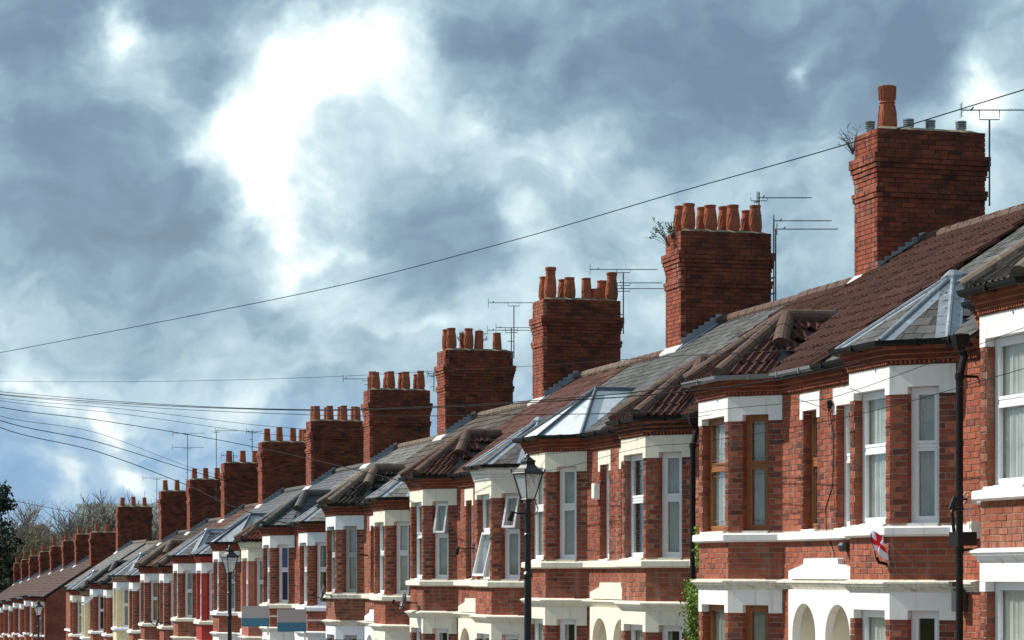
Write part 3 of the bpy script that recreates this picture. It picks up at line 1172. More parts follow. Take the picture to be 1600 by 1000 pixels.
def house(name, k, side, C, dh, label, roof='brown', bayroof=('tiles', 'brownpan'), paint='paint_white', ledge='paint_white', style='white',
          brick='brick', curt=None, opened=None, pieces=False, chim=None, gutter='plastic_black', bay=True, gable=False, yscale=1.0, low=False,
          corn=None, pipe=True, group='terraced brick houses stepping down the street', mirror_end=None, chim2=None, half=4.725, porch='paint_white'):
    org = Vector((0, side * half / 2, -3.2))
    e = thing('terraced_house', (XW, C + org.y * yscale, dh - 3.2), label, 'house', group)
    e.scale = (1, yscale, 1)
    T = Matrix.Translation(e.location) @ Matrix.Diagonal((1, yscale, 1, 1))
    pts, fcs = plan(side, half, bay)
    curt = curt or {}
    opened = opened or {}
    BR = M[brick]
    key = (side, bay, half)

    # ---- wall core
    def mk_core():
        m = MB()
        for fc in fcs:
            ops = openings(fc, side)
            us = sorted(set([0, fc.L] + [o[0] for o in ops] + [o[1] for o in ops]))
            zs = sorted(set([-3.35, 2.70] + [o[2] for o in ops] + [o[3] for o in ops]))
            for a, b in zip(us[:-1], us[1:]):
                for c, d in zip(zs[:-1], zs[1:]):
                    um, zm = (a + b) / 2, (c + d) / 2
                    if any(o[0] < um < o[1] and o[2] < zm < o[3] for o in ops):
                        continue
                    fc.box(m, a, b, -WT, 0, c, d)
        return m.mesh('wall', org)

    wall = put('wall', cached(('core',) + key, mk_core), M['brick_far'] if k >= 20 else M['mortar'] if brick in PLAIN else BR, e)

    # ---- party / gable / back walls, floor
    def mk_shell():
        m = MB()
        for yy, outer in ((side * half, True), (0.0, False)):
            s = -side if outer else side
            y2 = yy + s * .11
            z_r = RIDGE_Z - .06
            m.prism([(0.02, yy + s * .012, -3.35), (0.02, yy + s * .012, EAVE_Z - .04), (RIDGE_X, yy + s * .012, z_r), (7.0, yy + s * .012, EAVE_Z - .04), (7.0, yy + s * .012, -3.35)],
                    (0, s * .10, 0))
        ya, yb = sorted((0, side * half))
        m.box(6.9, 7.1, ya + .01, yb - .01, -3.35, EAVE_Z - .05)
        return m.mesh('party_wall', org)

    put('party_wall', cached(('shell', side, half), mk_shell), M['brick_far'], e)

    def mk_room():
        m = MB()
        ya, yb = sorted((0, side * half))
        m.box(.3, 6.8, ya + .13, yb - .13, .15, .22)
        m.box(1.6, 1.7, ya + .13, yb - .13, -3.2, 2.7)
        return m.mesh('inner_floor', org)

    put('inner_floor', cached(('room', side, half), mk_room), M['room'], e)

    # ---- bricks
    items = []
    for i, fc in enumerate(fcs):
        ops = openings(fc, side)
        # lintel zones have no bricks
        lin = []
        if fc.kind in ('cant', 'front'):
            zt = 2.19
        else:
            zt = 2.54
            for o in ops:
                if o[4] == 'narrow':
                    lin.append((o[0] - .11, o[1] + .11, 2.15, 2.50, 'x'))
        items += brick_rows(fc, .60, zt, ops + lin, seed=i)
        items += brick_rows(fc, -.07, .46, [], seed=i + 10)
        if fc.kind in ('cant', 'front'):
            items += brick_rows(fc, -3.2, -.56, ops, seed=i + 20)
        else:
            pz = [o for o in ops]
            if fc.kind == 'inner':
                a, b = (0, 1.17) if side > 0 else (fc.L - 1.17, fc.L)
                pz = pz + [(a, b, -3.3, -.2, 'x')]
            items += brick_rows(fc, -3.2, -.21, pz, seed=i + 20)
    witems = [(Matrix.Translation(-org) @ A, n) for A, n, q in items if not (q and brick in PLAIN)]
    qitems = [(Matrix.Translation(-org) @ A, n) for A, n, q in items if q and brick in PLAIN]
    citems = []
    for r, o in enumerate((.055, .085, .115)):
        for i, fc in enumerate(fcs):
            e0 = e1 = 0
            tn = .414
            if i > 0:
                cr = fcs[i - 1].u.cross(fc.u).z
                e0 = -o * tn if cr > 0 else o * tn
            if i < len(fcs) - 1:
                cr = fc.u.cross(fcs[i + 1].u).z
                e1 = -o * tn if cr > 0 else o * tn
            z0 = 2.600 + r * .062
            zc = z0 + .031
            x = -e0
            ph = (r % 2) * .1125
            x = -e0 - ph
            b_ = fc.L + e1
            while x < b_:
                q0, q1 = max(x, -e0) + (.004 if x > -e0 else 0), min(x + .225, b_) - (.004 if x + .225 < b_ else 0)
                if q1 - q0 > .02:
                    citems.append((Matrix.Translation(-org) @ piece(fc.at((q0 + q1) / 2, o - .05, zc), fc.u, fc.n, q1 - q0, .10, .054), fc.n))
                x += .225

    lim = 300 if pieces else 0
    if pieces:
        nc = 130 if chim else 60
    # walls first get what the chimney leaves
    wl = 0
    if pieces:
        wl = 125 if chim else 205
    lay('brick', 'box', witems, wall, BR, T, wl, key=('wb', brick in PLAIN) + key, stuff_name='brickwork')
    lay('brick', 'box', qitems, wall, M['brick_burnt'], T, 45 if pieces else 0, key=('qb',) + key, stuff_name='quoin_brickwork')
    cm = M[corn] if corn else M['brick_soot_shade'] if brick in PLAIN else BR

    def mk_corn():
        m = MB()
        sweep(m, pts, [(-.05, 2.545), (.03, 2.545), (.03, 2.60), (.05, 2.61), (.075, 2.665), (.105, 2.72), (.105, 2.785), (-.05, 2.785)])
        return m.mesh('cornice', org)

    cn = put('cornice', cached(('corn',) + key, mk_corn), M['brick_soot_shade'] if not corn else cm, e)
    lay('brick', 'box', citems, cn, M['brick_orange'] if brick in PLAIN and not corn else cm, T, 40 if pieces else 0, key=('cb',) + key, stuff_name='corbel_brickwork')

    def mk_dent():
        m = MB()
        for i, fc in enumerate(fcs):
            n = int(fc.L / .058)
            for j in range(n):
                u = (j + .5) * fc.L / n
                fc.box(m, u - .013, u + .013, 0, .052, 2.560, 2.597)
        return m.mesh('dentils', org)

    put('dentil_course', cached(('dent',) + key, mk_dent), cm if corn else M['brick_orange'], cn, kind='stuff')

    # ---- painted lintels
    PW = M[paint]

    def mk_lint(part):
        m = MB()
        for i, fc in enumerate(fcs):
            o1 = .016
            if fc.kind in ('cant', 'front'):
                a, b, _, d, _ = openings(fc, side)[0]
                tn = o1 * .414
                l0 = -tn if True else 0
                e0 = tn if (i > 0 and fcs[i - 1].u.cross(fc.u).z < 0) else (-tn if i > 0 else 0)
                e1 = tn if (i < len(fcs) - 1 and fc.u.cross(fcs[i + 1].u).z < 0) else (-tn if i < len(fcs) - 1 else 0)
                if part == 0:
                    fc.box(m, -e0, a + .004, -.10, o1, 2.19, 2.552)
                    fc.box(m, b - .004, fc.L + e1, -.10, o1, 2.19, 2.552)
                    fc.box(m, a + .004, b - .004, -.10, o1, d - .004, 2.552)
                elif part == 1:
                    fc.box(m, -e0, a + .004, -.10, o1, -.556, -.19)
                    fc.box(m, b - .004, fc.L + e1, -.10, o1, -.556, -.19)
                    fc.box(m, a + .004, b - .004, -.10, o1, -.444, -.19)
            elif fc.kind == 'inner' and part == 2:
                a, b, _, d, _ = openings(fc, side)[0]
                fc.box(m, a - .10, a + .004, -.10, o1, 2.15, 2.50)
                fc.box(m, b - .004, b + .10, -.10, o1, 2.15, 2.50)
                fc.box(m, a + .004, b - .004, -.10, o1, d - .004, 2.50)
        return m.mesh('lintel', org)

    for part in (0, 1, 2):
        if bay or part == 2:
            put('lintel', cached(('lint', part) + key, lambda: mk_lint(part)), PW, e)

    # ---- ledges
    def mk_sill():
        m = MB()
        sweep(m, pts, [(-.08, .455), (.05, .460), (.075, .478), (.10, .482), (.10, .562), (.085, .575), (-.08, .602)])
        for fc in fcs:
            for o in openings(fc, side):
                if o[4] in ('narrow', 'cant', 'front'):
                    fc.box(m, o[0] + .01, o[1] - .01, -.13, .045, .575, .618)
        return m.mesh('sill_ledge', org)

    put('sill_ledge', cached(('sill',) + key, mk_sill), M[ledge], e)

    def mk_low():
        m = MB()
        sweep(m, pts, [(-.05, -.215), (.035, -.215), (.045, -.185), (.06, -.18), (.07, -.155), (.095, -.15), (.10, -.125), (.12, -.12), (.12, -.098), (.02, -.070), (-.05, -.068)])
        return m.mesh('moulded_ledge', org)

    put('moulded_ledge', cached(('low',) + key, mk_low), M['stone_worn'] if ledge == 'stone_worn' or porch == 'stone_worn' else M[ledge], e)

    # ---- porch with arch, half pediment
    def mk_porch():
        m = MB()
        s = side
        x0, x1 = -.10, .02
        c, r, zs, wd = .60, .425, -.83, 1.17
        # piers beside the opening
        for a, b in ((0.0, c - r), (c + r, wd)):
            ya, yb = sorted((s * a, s * b))
            m.box(x0, x1, ya, yb, -3.25, zs)
        # spandrel with the arch cut out
        n = 14
        prev = None
        for i in range(n):
            a0, a1 = math.pi * i / n, math.pi * (i + 1) / n
            ya, za = c - r * math.cos(a0), zs + r * math.sin(a0)
            yb, zb = c - r * math.cos(a1), zs + r * math.sin(a1)
            q = [(x0, s * ya, za), (x0, s * yb, zb), (x0, s * yb, -.215), (x0, s * ya, -.215)]
            if s > 0:
                q = q[::-1]
            m.prism(q, (x1 - x0, 0, 0)) if s > 0 else m.prism(q, (x1 - x0, 0, 0))
        for a, b in ((0.0, c - r), (c + r, wd)):
            ya, yb = sorted((s * a, s * b))
            m.box(x0, x1, ya, yb, zs, -.215)
        # half pediment above the ledge
        q = [(x0 - .0, 0, -.07), (x0, s * wd, -.07), (x0, s * wd, .045), (x0, s * .62, .135), (x0, s * .60, .205), (x0, s * .57, .215), (x0, 0, .215)]
        if s > 0:
            q = q[::-1]
        m.prism(q, (.095, 0, 0))
        return m.mesh('porch', org)

    put('porch', cached(('porch', side), mk_porch), M[paint], e)

    def mk_recess():
        m = MB()
        s = side
        ya, yb = sorted((s * .15, s * 1.05))
        m.box(.34, .38, ya, yb, -3.3, -.35)
        for q in (ya, yb):
            m.box(.021, .34, q - .02, q + .02, -3.3, -.35)
        m.box(.022, .34, ya, yb, -.41, -.37)
        return m.mesh('porch_recess', org)

    put('porch_recess', cached(('prec', side), mk_recess), M['paint_cream'], e)

    def mk_door():
        m = MB()
        s = side
        ya, yb = sorted((s * .17, s * 1.03))
        m.box(.31, .338, ya, yb, -3.2, -1.2)
        for i in range(2):
            for j in range(2):
                y0 = ya + .1 + i * .36
                m.box(.30, .312, y0, y0 + .28, -3.0 + j * .9, -2.3 + j * .9)
        return m.mesh('front_door', org)

    put('front_door', cached(('door', side), mk_door), M['wood_frame'], e)

    # ---- windows
    for i, fc in enumerate(fcs):
        for op in openings(fc, side):
            w = op[4]
            if w == 'door':
                continue
            tag = w
            if w in ('cant', 'lowcant'):
                tag = w if fc.n.y < 0 else w + '_far'
            cu, cmn = curt.get(tag, ('full', 'drape' if (k + side) % 3 else 'net') if tag in ('cant', 'front', 'lowfront') else ('sides', 'net'))
            add_window(e, fc, op, org, style, cu, cmn, opened.get(tag), split=.43 if op[2] > 0 else .40, leaded=(style == 'wood'))

    # ---- main roof
    kind, rm, hm = ROOFKIND[roof]
    ya, yb = sorted((0, side * half))
    if gable:
        if side > 0:
            yb += .12
        else:
            ya -= .12
    V = Vector((1, 0, PITCH)).normalized()
    N = Vector((-PITCH, 0, 1)).normalized()
    lv = (RIDGE_X - EAVE_X) / V.x + .0
    bc = side * 2.85

    def in_bay(p):
        if not bay or bayroof[0] == 'flat':
            return False
        return abs(p.y - bc) < 1.28 * (1.25 - p.x) / 1.4 - .06

    p0 = Vector((EAVE_X - .04, ya, EAVE_Z - PITCH * .04))
    ritems = roof_rows(p0 - org, Vector((0, 1, 0)), V, N, yb - ya, lv, kind, skip=lambda q: in_bay(q + org), seed=3)
    # U, V, N must be right-handed: U=+y, V=up slope(+x), N -> flip U
    U = Vector((0, -1, 0))
    p0 = Vector((EAVE_X - .04, yb, EAVE_Z - PITCH * .04))
    ritems = roof_rows(p0 - org, U, V, N, yb - ya, lv, kind, skip=lambda q: in_bay(q + org), seed=3)

    def mk_slab():
        m = MB()
        for (xa, xb, za, zb) in ((EAVE_X, RIDGE_X, EAVE_Z, RIDGE_Z), (7.1, RIDGE_X, roof_z(EAVE_X), RIDGE_Z)):
            c = [(xa, ya + .004, za - .05), (xb, ya + .004, zb - .05), (xb, yb - .004, zb - .05), (xa, yb - .004, za - .05)]
            d = [(x, y, z + .05) for x, y, z in c]
            if xa > xb:
                c, d = c[::-1], d[::-1]
            m.hexa(c + d)
        return m.mesh('roof', org)

    rf = put('roof', cached(('slab', side, half, gable), mk_slab), M['hip_dark'], e)
    tn = 'slate' if kind == 'slate' else 'roof_tile'
    lay(tn, UK[kind], ritems, rf, M[rm], T, 240 if pieces else 0, key=('rt', side, kind, bay, bayroof[0] == 'flat', half, gable),
        stuff_name='roof_covering')
    nr = 11
    for i in range(nr):
        a = ya + (yb - ya) * i / nr
        b = ya + (yb - ya) * (i + 1.06) / nr

        def mk_ridge():
            m = MB()
            m.tube([(0, 0, 0), (0, b - a, 0)], .115, 10, r2=.108)
            return m.mesh('ridge_tile', smooth=False)
        put('ridge_tile', cached(('ridge', round(b - a, 3)), mk_ridge), M[hm], rf, loc=Vector((RIDGE_X, a, RIDGE_Z + (.045 if kind == 'rib' else .015))) - org)

    # ---- gutters
    gp = [(.145, 2.80), (.15, 2.835), (.26, 2.835), (.25, 2.795), (.225, 2.768), (.18, 2.768)]
    if not bay:
        gp = [(o + .0, z) for o, z in gp]

    def mk_gut():
        m = MB()
        P = [(o, z) for o, z in gp]
        sweep(m, pts, P[::-1], ext0=.0, ext1=.0)
        for fc in fcs:
            n = max(1, int(fc.L / .8))
            for j in range(n):
                u = (j + .5) * fc.L / n
                fc.box(m, u - .012, u + .012, .12, .268, 2.76, 2.842)
        return m.mesh('gutter', org)

    put('gutter', cached(('gut',) + key, mk_gut), M[gutter], e)

    # ---- bay roof
    if bay:
        E = .17
        z0 = EAVE_Z + .02
        A = Vector((.53, bc, 3.73))
        Rr = Vector((1.28, bc, 3.73))
        P = [Vector((EAVE_X, bc - 1.28, z0 - .02)), Vector((-.6 - E, bc - .69, z0)), Vector((-.6 - E, bc + .69, z0)), Vector((EAVE_X, bc + 1.28, z0 - .02))]
        bk, bt = bayroof
        if bk == 'flat':
            m = MB()
            m.prism([P[0], P[1], P[2], P[3]][::-1], (0, 0, .09))
            put('bay_roof', m.mesh('bay_roof', org), M['lead_dark'], e)
        else:
            kind2, bm_, hm2 = ROOFKIND.get(bt, ('slate', bt, 'hip_tile'))
            smooth_face = bt in ('silver', 'leadface')
            face_mat = {'silver': M['silver'], 'leadface': M['lead']}.get(bt, M['hip_dark'])

            def mk_br():
                m = MB()
                tri = [(P[1], P[2], A), (P[0], P[1], A), (P[2], P[3], A)]
                # outward: street side; order so that normals face out/up
                for a, b, c in ((P[2], P[1], A), (P[1], P[0], A), (P[3], P[2], A)):
                    m.poly([a, b, c])
                m.poly([P[0], Rr, A])
                m.poly([Rr, P[3], A])
                m.poly([P[0], P[1], P[2], P[3]])
                return m.mesh('bay_roof', org)

            br = put('bay_roof', cached(('broof', side, bc), mk_br), face_mat, e)
            if not smooth_face:
                bits = []
                for a, b, c in ((P[2], P[1], A), (P[1], P[0], A), (P[3], P[2], A), (P[0], Rr, A), (Rr, P[3], A)):
                    if c is A and (a is P[0] or b is P[3]):
                        # side face: courses run level, towards the ridge
                        if a is P[0]:
                            base_u = Vector((1, 0, 0))
                        else:
                            base_u = Vector((-1, 0, 0))
                        n_ = (b - a).cross(c - a).normalized()
                        if n_.z < 0:
                            n_ = -n_
                        u_ = (base_u - n_ * base_u.dot(n_)).normalized()
                        u_.z = 0
                        u_ = (u_ - n_ * u_.dot(n_)).normalized()
                        v_ = n_.cross(u_).normalized()
                        o_ = a if a is P[0] else b
                        tri = [((q - o_).dot(u_), (q - o_).dot(v_)) for q in (a, b, c)]
                    else:
                        n_ = (b - a).cross(c - a).normalized()
                        u_ = (b - a).normalized()
                        v_ = n_.cross(u_).normalized()
                        o_ = a
                        tri = [((q - o_).dot(u_), (q - o_).dot(v_)) for q in (a, b, c)]
                    hv = max(q[1] for q in tri)

                    def clip(v0, g, tri=tri):
                        lo, hi = -9, 9
                        for v in (v0 + .12 * g, v0 + .80 * g):
                            xs = []
                            for i in range(3):
                                (xa, va), (xb, vb) = tri[i], tri[(i + 1) % 3]
                                if (va - v) * (vb - v) < 0:
                                    xs.append(xa + (xb - xa) * (v - va) / (vb - va))
                            if len(xs) < 2:
                                return 0, 0
                            lo, hi = max(lo, min(xs)), min(hi, max(xs))
                        return (lo, hi) if hi - lo > .14 else (0, 0)
                    bits += roof_rows(o_ - org, u_, v_, n_, 0, hv, kind2, clip=clip, seed=5)
                tn2 = 'slate' if kind2 == 'slate' else 'roof_tile'
                lay(tn2, UK[kind2], bits, br, M[bm_], T, 58 if pieces else 0, key=('bt', side, kind2), stuff_name='bay_roof_covering')
            if bk == 'tiles':
                hmm = M[hm2]
                r = .125
                lift = Vector((0, 0, .05))
                for (a, b, fr) in ((P[1], A, 1), (P[2], A, 1), (P[0], A, .55), (P[3], A, .55), (Rr, A, 1)):
                    for ti, m in enumerate(hip_tubes(a + lift, b + lift, r, .40, fr)):
                        put('hip_tile', m.mesh('hip_tile', org, smooth=False), hmm, br)
            else:
                lm = M['lead'] if bk == 'lead' else M['lead_dark']
                m = MB()
                for (a, b, na, nb) in ((P[1], A, (P[2], P[1], A), (P[1], P[0], A)), (P[2], A, (P[3], P[2], A), (P[2], P[1], A)),
                                       (P[0], A, (P[1], P[0], A), (P[0], Rr, A)), (P[3], A, (Rr, P[3], A), (P[3], P[2], A)), (Rr, A, (P[0], Rr, A), (Rr, P[3], A))):
                    d = (b - a).normalized()
                    wdt = .15 if bk == 'lead' else .03
                    for tri in (na, nb):
                        n_ = (tri[1] - tri[0]).cross(tri[2] - tri[0]).normalized()
                        cen = (tri[0] + tri[1] + tri[2]) / 3
                        w_ = n_.cross(d).normalized()
                        if w_.dot(cen - a) < 0:
                            w_ = -w_
                        h_ = n_ * .03
                        q = [a, b, b + w_ * wdt, a + w_ * wdt]
                        m.poly([p + h_ for p in q] if (q[1] - q[0]).cross(q[2] - q[0]).dot(n_) > 0 else [p + h_ for p in q][::-1])
                        m.poly([a + w_ * wdt + h_, b + w_ * wdt + h_, b + w_ * wdt, a + w_ * wdt])
                    rr_ = .032 if bk == 'lead' else .02
                    m.tube([a + Vector((0, 0, .04)), b + Vector((0, 0, .04))], rr_, 8)
                put('lead_hip', m.mesh('lead_hip', org), lm, br)
                if bk == 'lead':
                    m = MB()
                    m.lathe([(.16, -.12), (.13, .02), (.05, .09)], 8, c=tuple(A))
                    put('lead_cap', m.mesh('lead_cap', org), lm, br)

    # ---- downpipe at the party line
    if pipe and side < 0:
        m = MB()
        y = -half + .07
        x = -.24
        m.tube([(x, y, 2.80), (x, y, 2.70), (x + .06, y + .0, 2.58), (x + .02, y, 2.40), (x - .0, y, 2.32), (x, y, -3.2)], .043, 10)
        for z in (2.30, .25, -1.4):
            m.tube([(x, y, z), (x, y, z + .07)], .055, 10)
            m.box(x, .0, y - .012, y + .012, z + .02, z + .05)
        m.hexa([(x - .05, y - .05, 2.66), (x + .05, y - .05, 2.66), (x + .05, y + .05, 2.66), (x - .05, y + .05, 2.66),
                (x - .09, y - .08, 2.82), (x + .09, y - .08, 2.82), (x + .09, y + .08, 2.82), (x - .09, y + .08, 2.82)])
        put('downpipe', m.mesh('downpipe', org), M['plastic_black'], e)

    # ---- chimney
    if chim:
        chimney(e, org, XC - XW, (chim['y'] - C) / yscale, chim['top'] - dh, roof_z(XC - XW) - .8, T, chim['pots'], 90 if pieces else 0, k * 7 + 1,
                M[chim.get('mat', 'brick_soot_shade')], lead=chim.get('lead', 'lead'), wid=.90 / yscale)
    if chim2:
        chimney(e, org, XC - XW, (chim2['y'] - C) / yscale, chim2['top'] - dh, roof_z(XC - XW) - 2.5, T, chim2['pots'], 0, k * 7 + 2, M['brick_soot_shade'], flash=False, wid=.90 / yscale)
    return e


XC = 16.0
STD = [(i, j, 'std') for j in (1, 0) for i in range(4)]
PLN = [(i, j, 'plain') for j in (1, 0) for i in range(4)]
P3 = [(0, 0, 'plain'), (1, 0, 'plain'), (2, 0, 'plain')]
CH = {
    1: dict(y=lane(1335, XC) - .45, top=6.93, pots=[(-.25, .7, 'vent'), (.4, .7, 'crown'), (.9, 0, 'vent'), (1.7, 0, 'vent'), (2.85, 0, 'vent')]),
    2: dict(y=lane(1040, XC) - .45, top=6.54, pots=STD),
    3: dict(y=lane(832, XC) - .45, top=6.22, pots=[(0, 1, 'std'), (0, 0, 'tall'), (1, 1, 'std'), (1, 0, 'std'), (1.9, 0, 'plain'), (2.4, 0, 'stub'), (3, 1, 'std'), (3.2, 0, 'tall')]),
    4: dict(y=lane(683, XC) - .45, top=5.85, pots=[(0, 1, 'std'), (0, 0, 'std'), (1, 1, 'plain'), (1, 0, 'std'), (1.6, 0, 'plain'), (2.7, 0, 'plain')]),
    5: dict(y=lane(568, XC) - .45, top=5.46, pots=STD),
    6: dict(y=lane(478, XC) - .45, top=5.07, pots=PLN),
    7: dict(y=lane(403, XC) - .45, top=4.84, pots=[(0, 0, 'plain'), (1, 0, 'plain'), (2.1, 0, 'plain'), (3, 1, 'plain'), (3.1, 0, 'plain')]),
    8: dict(y=lane(345, XC) - .45, top=4.44, pots=[(0, 0, 'plain'), (1.2, 0, 'plain'), (2.3, 0, 'plain'), (3.3, 0, 'plain')]),
    9: dict(y=lane(292, XC) - .45, top=4.12, pots=[(0, 0, 'plain'), (1.1, 0, 'plain'), (2.2, 0, 'plain')]),
    10: dict(y=lane(248, XC) - .45, top=3.9, pots=[(0, 0, 'plain'), (1.2, 0, 'plain'), (2.4, 0, 'plain')]),
    11: dict(y=lane(181, XC) - .45, top=3.62, pots=[(.1, 0, 'plain'), (1.4, 0, 'plain'), (2.7, 0, 'plain')]),
}
C0, PS, DH = 32.4, 9.45, -.36


def pc(k):
    return C0 + PS * (k - 1), DH * (k - 1)


SPEC = [
    # k, side, dict
    (0, 1, dict(brick='brick_soft', label='nearest brick house, cut off by the right edge, with a wide net-curtained window', roof='slate',
                bayroof=('tiles', 'greypan'), pieces=True, curt={'front': ('full', 'net'), 'lowfront': ('full', 'net')})),
    (1, -1, dict(label='brick house with a lead-ridged slate bay roof and a small flag on its wall', roof='slate', bayroof=('lead', 'slate'),
                 porch='stone_worn', pieces=True, curt={'front': ('full', 'net'), 'cant': ('full', 'drape'), 'lowcant': (None, None), 'narrow': ('full', 'drape')})),
    (1, 1, dict(label='red brick house with brown wooden window frames and brown concrete roof tiles', roof='brown', bayroof=('tiles', 'brownpan'), style='wood', gutter='plastic_grey',
                porch='stone_worn', pieces=True, curt={'front': ('full', 'net'), 'cant': ('full', 'drape'), 'narrow': ('full', 'drape'), 'lowcant': ('full', 'drape')})),
    (2, -1, dict(brick='brick_soft', label='cream-lintelled brick house with a brown tiled bay roof, right of the white alarm box', roof='brown', bayroof=('tiles', 'brownpan'),
                 paint='paint_cream', ledge='paint_cream', pieces=True, curt={'front': ('blind', 'blind'), 'cant': ('full', 'drape')})),
    (2, 1, dict(brick='brick_deep', label='red brick house whose bay roof is painted silver', roof='slate', bayroof=('roll', 'silver'), paint='paint_cream', ledge='paint_cream', pieces=True,
                curt={'cant': ('full', 'drape')})),
    (3, -1, dict(label='brick house with a white moulded cornice over its bay and two windows propped open', roof='slate', bayroof=('lead', 'slate'),
                 paint='paint_cream', ledge='paint_cream', corn='paint_white', pieces=True, opened={'front': {'lower': 13}, 'cant': {'upper': 18}}, curt={'cant': ('full', 'drape')})),
    (3, 1, dict(brick='brick_deep', label='brick house with one top bay window propped open under fat brown hip tiles', roof='brownplate', bayroof=('tiles', 'brownpan'),
                paint='paint_cream', ledge='paint_cream', pieces=True, opened={'cant': {'upper': 14}}, curt={'cant': ('full', 'drape')})),
    (4, -1, dict(label='brick house with a pale slate bay roof and a grey satellite dish below its ledge', roof='greybrown', bayroof=('lead', 'light'),
                 paint='paint_cream', ledge='paint_cream', brick='brick', curt={'cant': ('full', 'net')})),
    (4, 1, dict(brick='brick_soft', label='red brick house with flaking white ledge, grey window frames and black ribbed bay tiles', roof='greybrown', bayroof=('tiles', 'darkpan'),
                paint='paint_blue', ledge='stone_worn', style='grey')),
    (5, -1, dict(label='brick house with bluish white lintels and a black dish bracket beside its bay window', roof='light', bayroof=('lead', 'light'),
                 paint='paint_blue', ledge='paint_blue', curt={'cant': ('sides', 'drape')})),
    (5, 1, dict(brick='brick_deep', label='red brick house with navy blue curtains in its bay', roof='light', bayroof=('tiles', 'smooth'), paint='paint_white', ledge='paint_cream',
                curt={'cant': ('full', 'navy'), 'front': ('full', 'navy')})),
    (6, -1, dict(label='house with pinkish painted brick, a cream cornice and red bay roof tiles', roof='smooth', bayroof=('tiles', 'redpan'), paint='paint_cream', corn='paint_cream',
                 ledge='paint_cream', brick='brick_pink')),
    (6, 1, dict(label='red brick house with a smooth blue-grey bay roof behind the middle street lamp', roof='smooth', bayroof=('roll', 'leadface'), paint='paint_white')),
    (7, -1, dict(label='house with its bay painted bright red', roof='smooth', bayroof=('lead', 'smooth'), paint='paint_white', brick='brick_red_paint', corn='brick_red_paint',
                 ledge='paint_cream')),
    (7, 1, dict(brick='brick_soft', label='red brick house with pale lead-edged bay roof, just left of the bright red bay', roof='smooth', bayroof=('lead', 'smooth'), paint='paint_white', ledge='paint_cream')),
    (8, -1, dict(label='red brick house with a brown tiled bay, right of the amber curtained window', roof='greybrown', bayroof=('tiles', 'brownplate'), paint='paint_white', ledge='paint_cream')),
    (8, 1, dict(brick='brick_deep', label='brick house with an amber curtain in its bay and a dark dish at its sill', roof='rust', bayroof=('tiles', 'brownplate'), paint='paint_white', ledge='paint_cream',
                curt={'cant': ('half', 'amber')})),
    (9, -1, dict(label='narrow red brick bay house just right of the cream painted house', roof='light', bayroof=('lead', 'smooth'), paint='paint_white')),
    (9, 1, dict(label='house with its whole bay painted cream', roof='dark', bayroof=('lead', 'smooth'), paint='paint_blue', brick='brick_cream_paint', ledge='paint_blue', corn=None)),
    (10, -1, dict(label='red brick bay house just left of the cream painted house', roof='dark', bayroof=('tiles', 'dark'), paint='paint_white')),
    (10, 1, dict(label='far red brick house with a white casement swung open', roof='dark', bayroof=('tiles', 'dark'), paint='paint_blue',
                 curt={'cant': (None, None)}, opened={'front': {'upper': 50}})),
    (11, -1, dict(label='far house with a cream painted bay near the end of the long terrace', roof='dark', bayroof=('tiles', 'dark'), paint='paint_white', brick='brick_cream_paint')),
    (11, 1, dict(label='last bay-fronted house before the gap, with a lead-hipped slate bay roof', roof='light', bayroof=('lead', 'smooth'), paint='paint_cream')),
]
CHSIDE = {}
for k, side, kw in SPEC:
    C, dh = pc(k)
    kw = dict(kw)
    if k == 0:
        kw['chim'] = None
    elif side > 0 and k < 11:
        kw['chim'] = CH[k]
    house('terraced_house', k, side, C, dh, **kw)
# plain end house that closes the long terrace
Ce = pc(11)[0] + 4.725
house('terraced_house', 12, 1, Ce, -3.50, 'plain end house of the long terrace, its three-potted chimney against the bare trees', roof='light', bay=False, gable=True,
      half=CH[11]['y'] + .45 - Ce, chim=CH[11])

# lower terrace beyond the side street
FAR = [(140.8, 831.7), (116.6, 835), (96.8, 845), (78, 853.7), (61, 862.5), (45, 869), (32.6, 874.6), (21, 880)]
Y0 = lane(140.8, XC)
for j in range(7):
    Cj = Y0 - .45 + 8.75 * (j + .5)
    dj = -4.16 - .225 * j
    xx, yy = FAR[j + 1]
    yc = lane(xx, XC) - .45
    dd = XC * SP + yc * CP
    top = (897 - yy) / FPX * dd
    pots = [(0, 0, 'plain'), (1.2, 0, 'plain')] if j != 2 else [(0, 0, 'tall'), (1.3, 0, 'plain')]
    nth = ['first', 'second', 'third', 'fourth', 'fifth', 'sixth', 'seventh'][j]
    c2 = None
    if j == 0:
        d0 = XC * SP + (Y0 - .45) * CP
        c2 = dict(y=Y0 + .0, top=(897 - 831.7) / FPX * d0, pots=[(.3, 0, 'plain'), (1.6, 0, 'plain'), (2.7, 0, 'stub')])
    for side in (-1, 1):
        lab = ('%s brick house of the %s pair in the lower far terrace' % ('nearer' if side < 0 else 'farther', nth))
        if j == 0 and side < 0:
            lab = 'end house of the lower far terrace, showing its blank brick gable above the side street'
        house('terraced_house', 20 + j, side, Cj, dj, lab, roof='far', bayroof=('flat', ''), paint='paint_white', yscale=8.75 / 9.45,
              chim=dict(y=yc, top=top, pots=pots) if side > 0 else None, chim2=c2 if side < 0 else None,
              group='brick houses of the lower far terrace', brick='brick_orange', pipe=(j > 0))


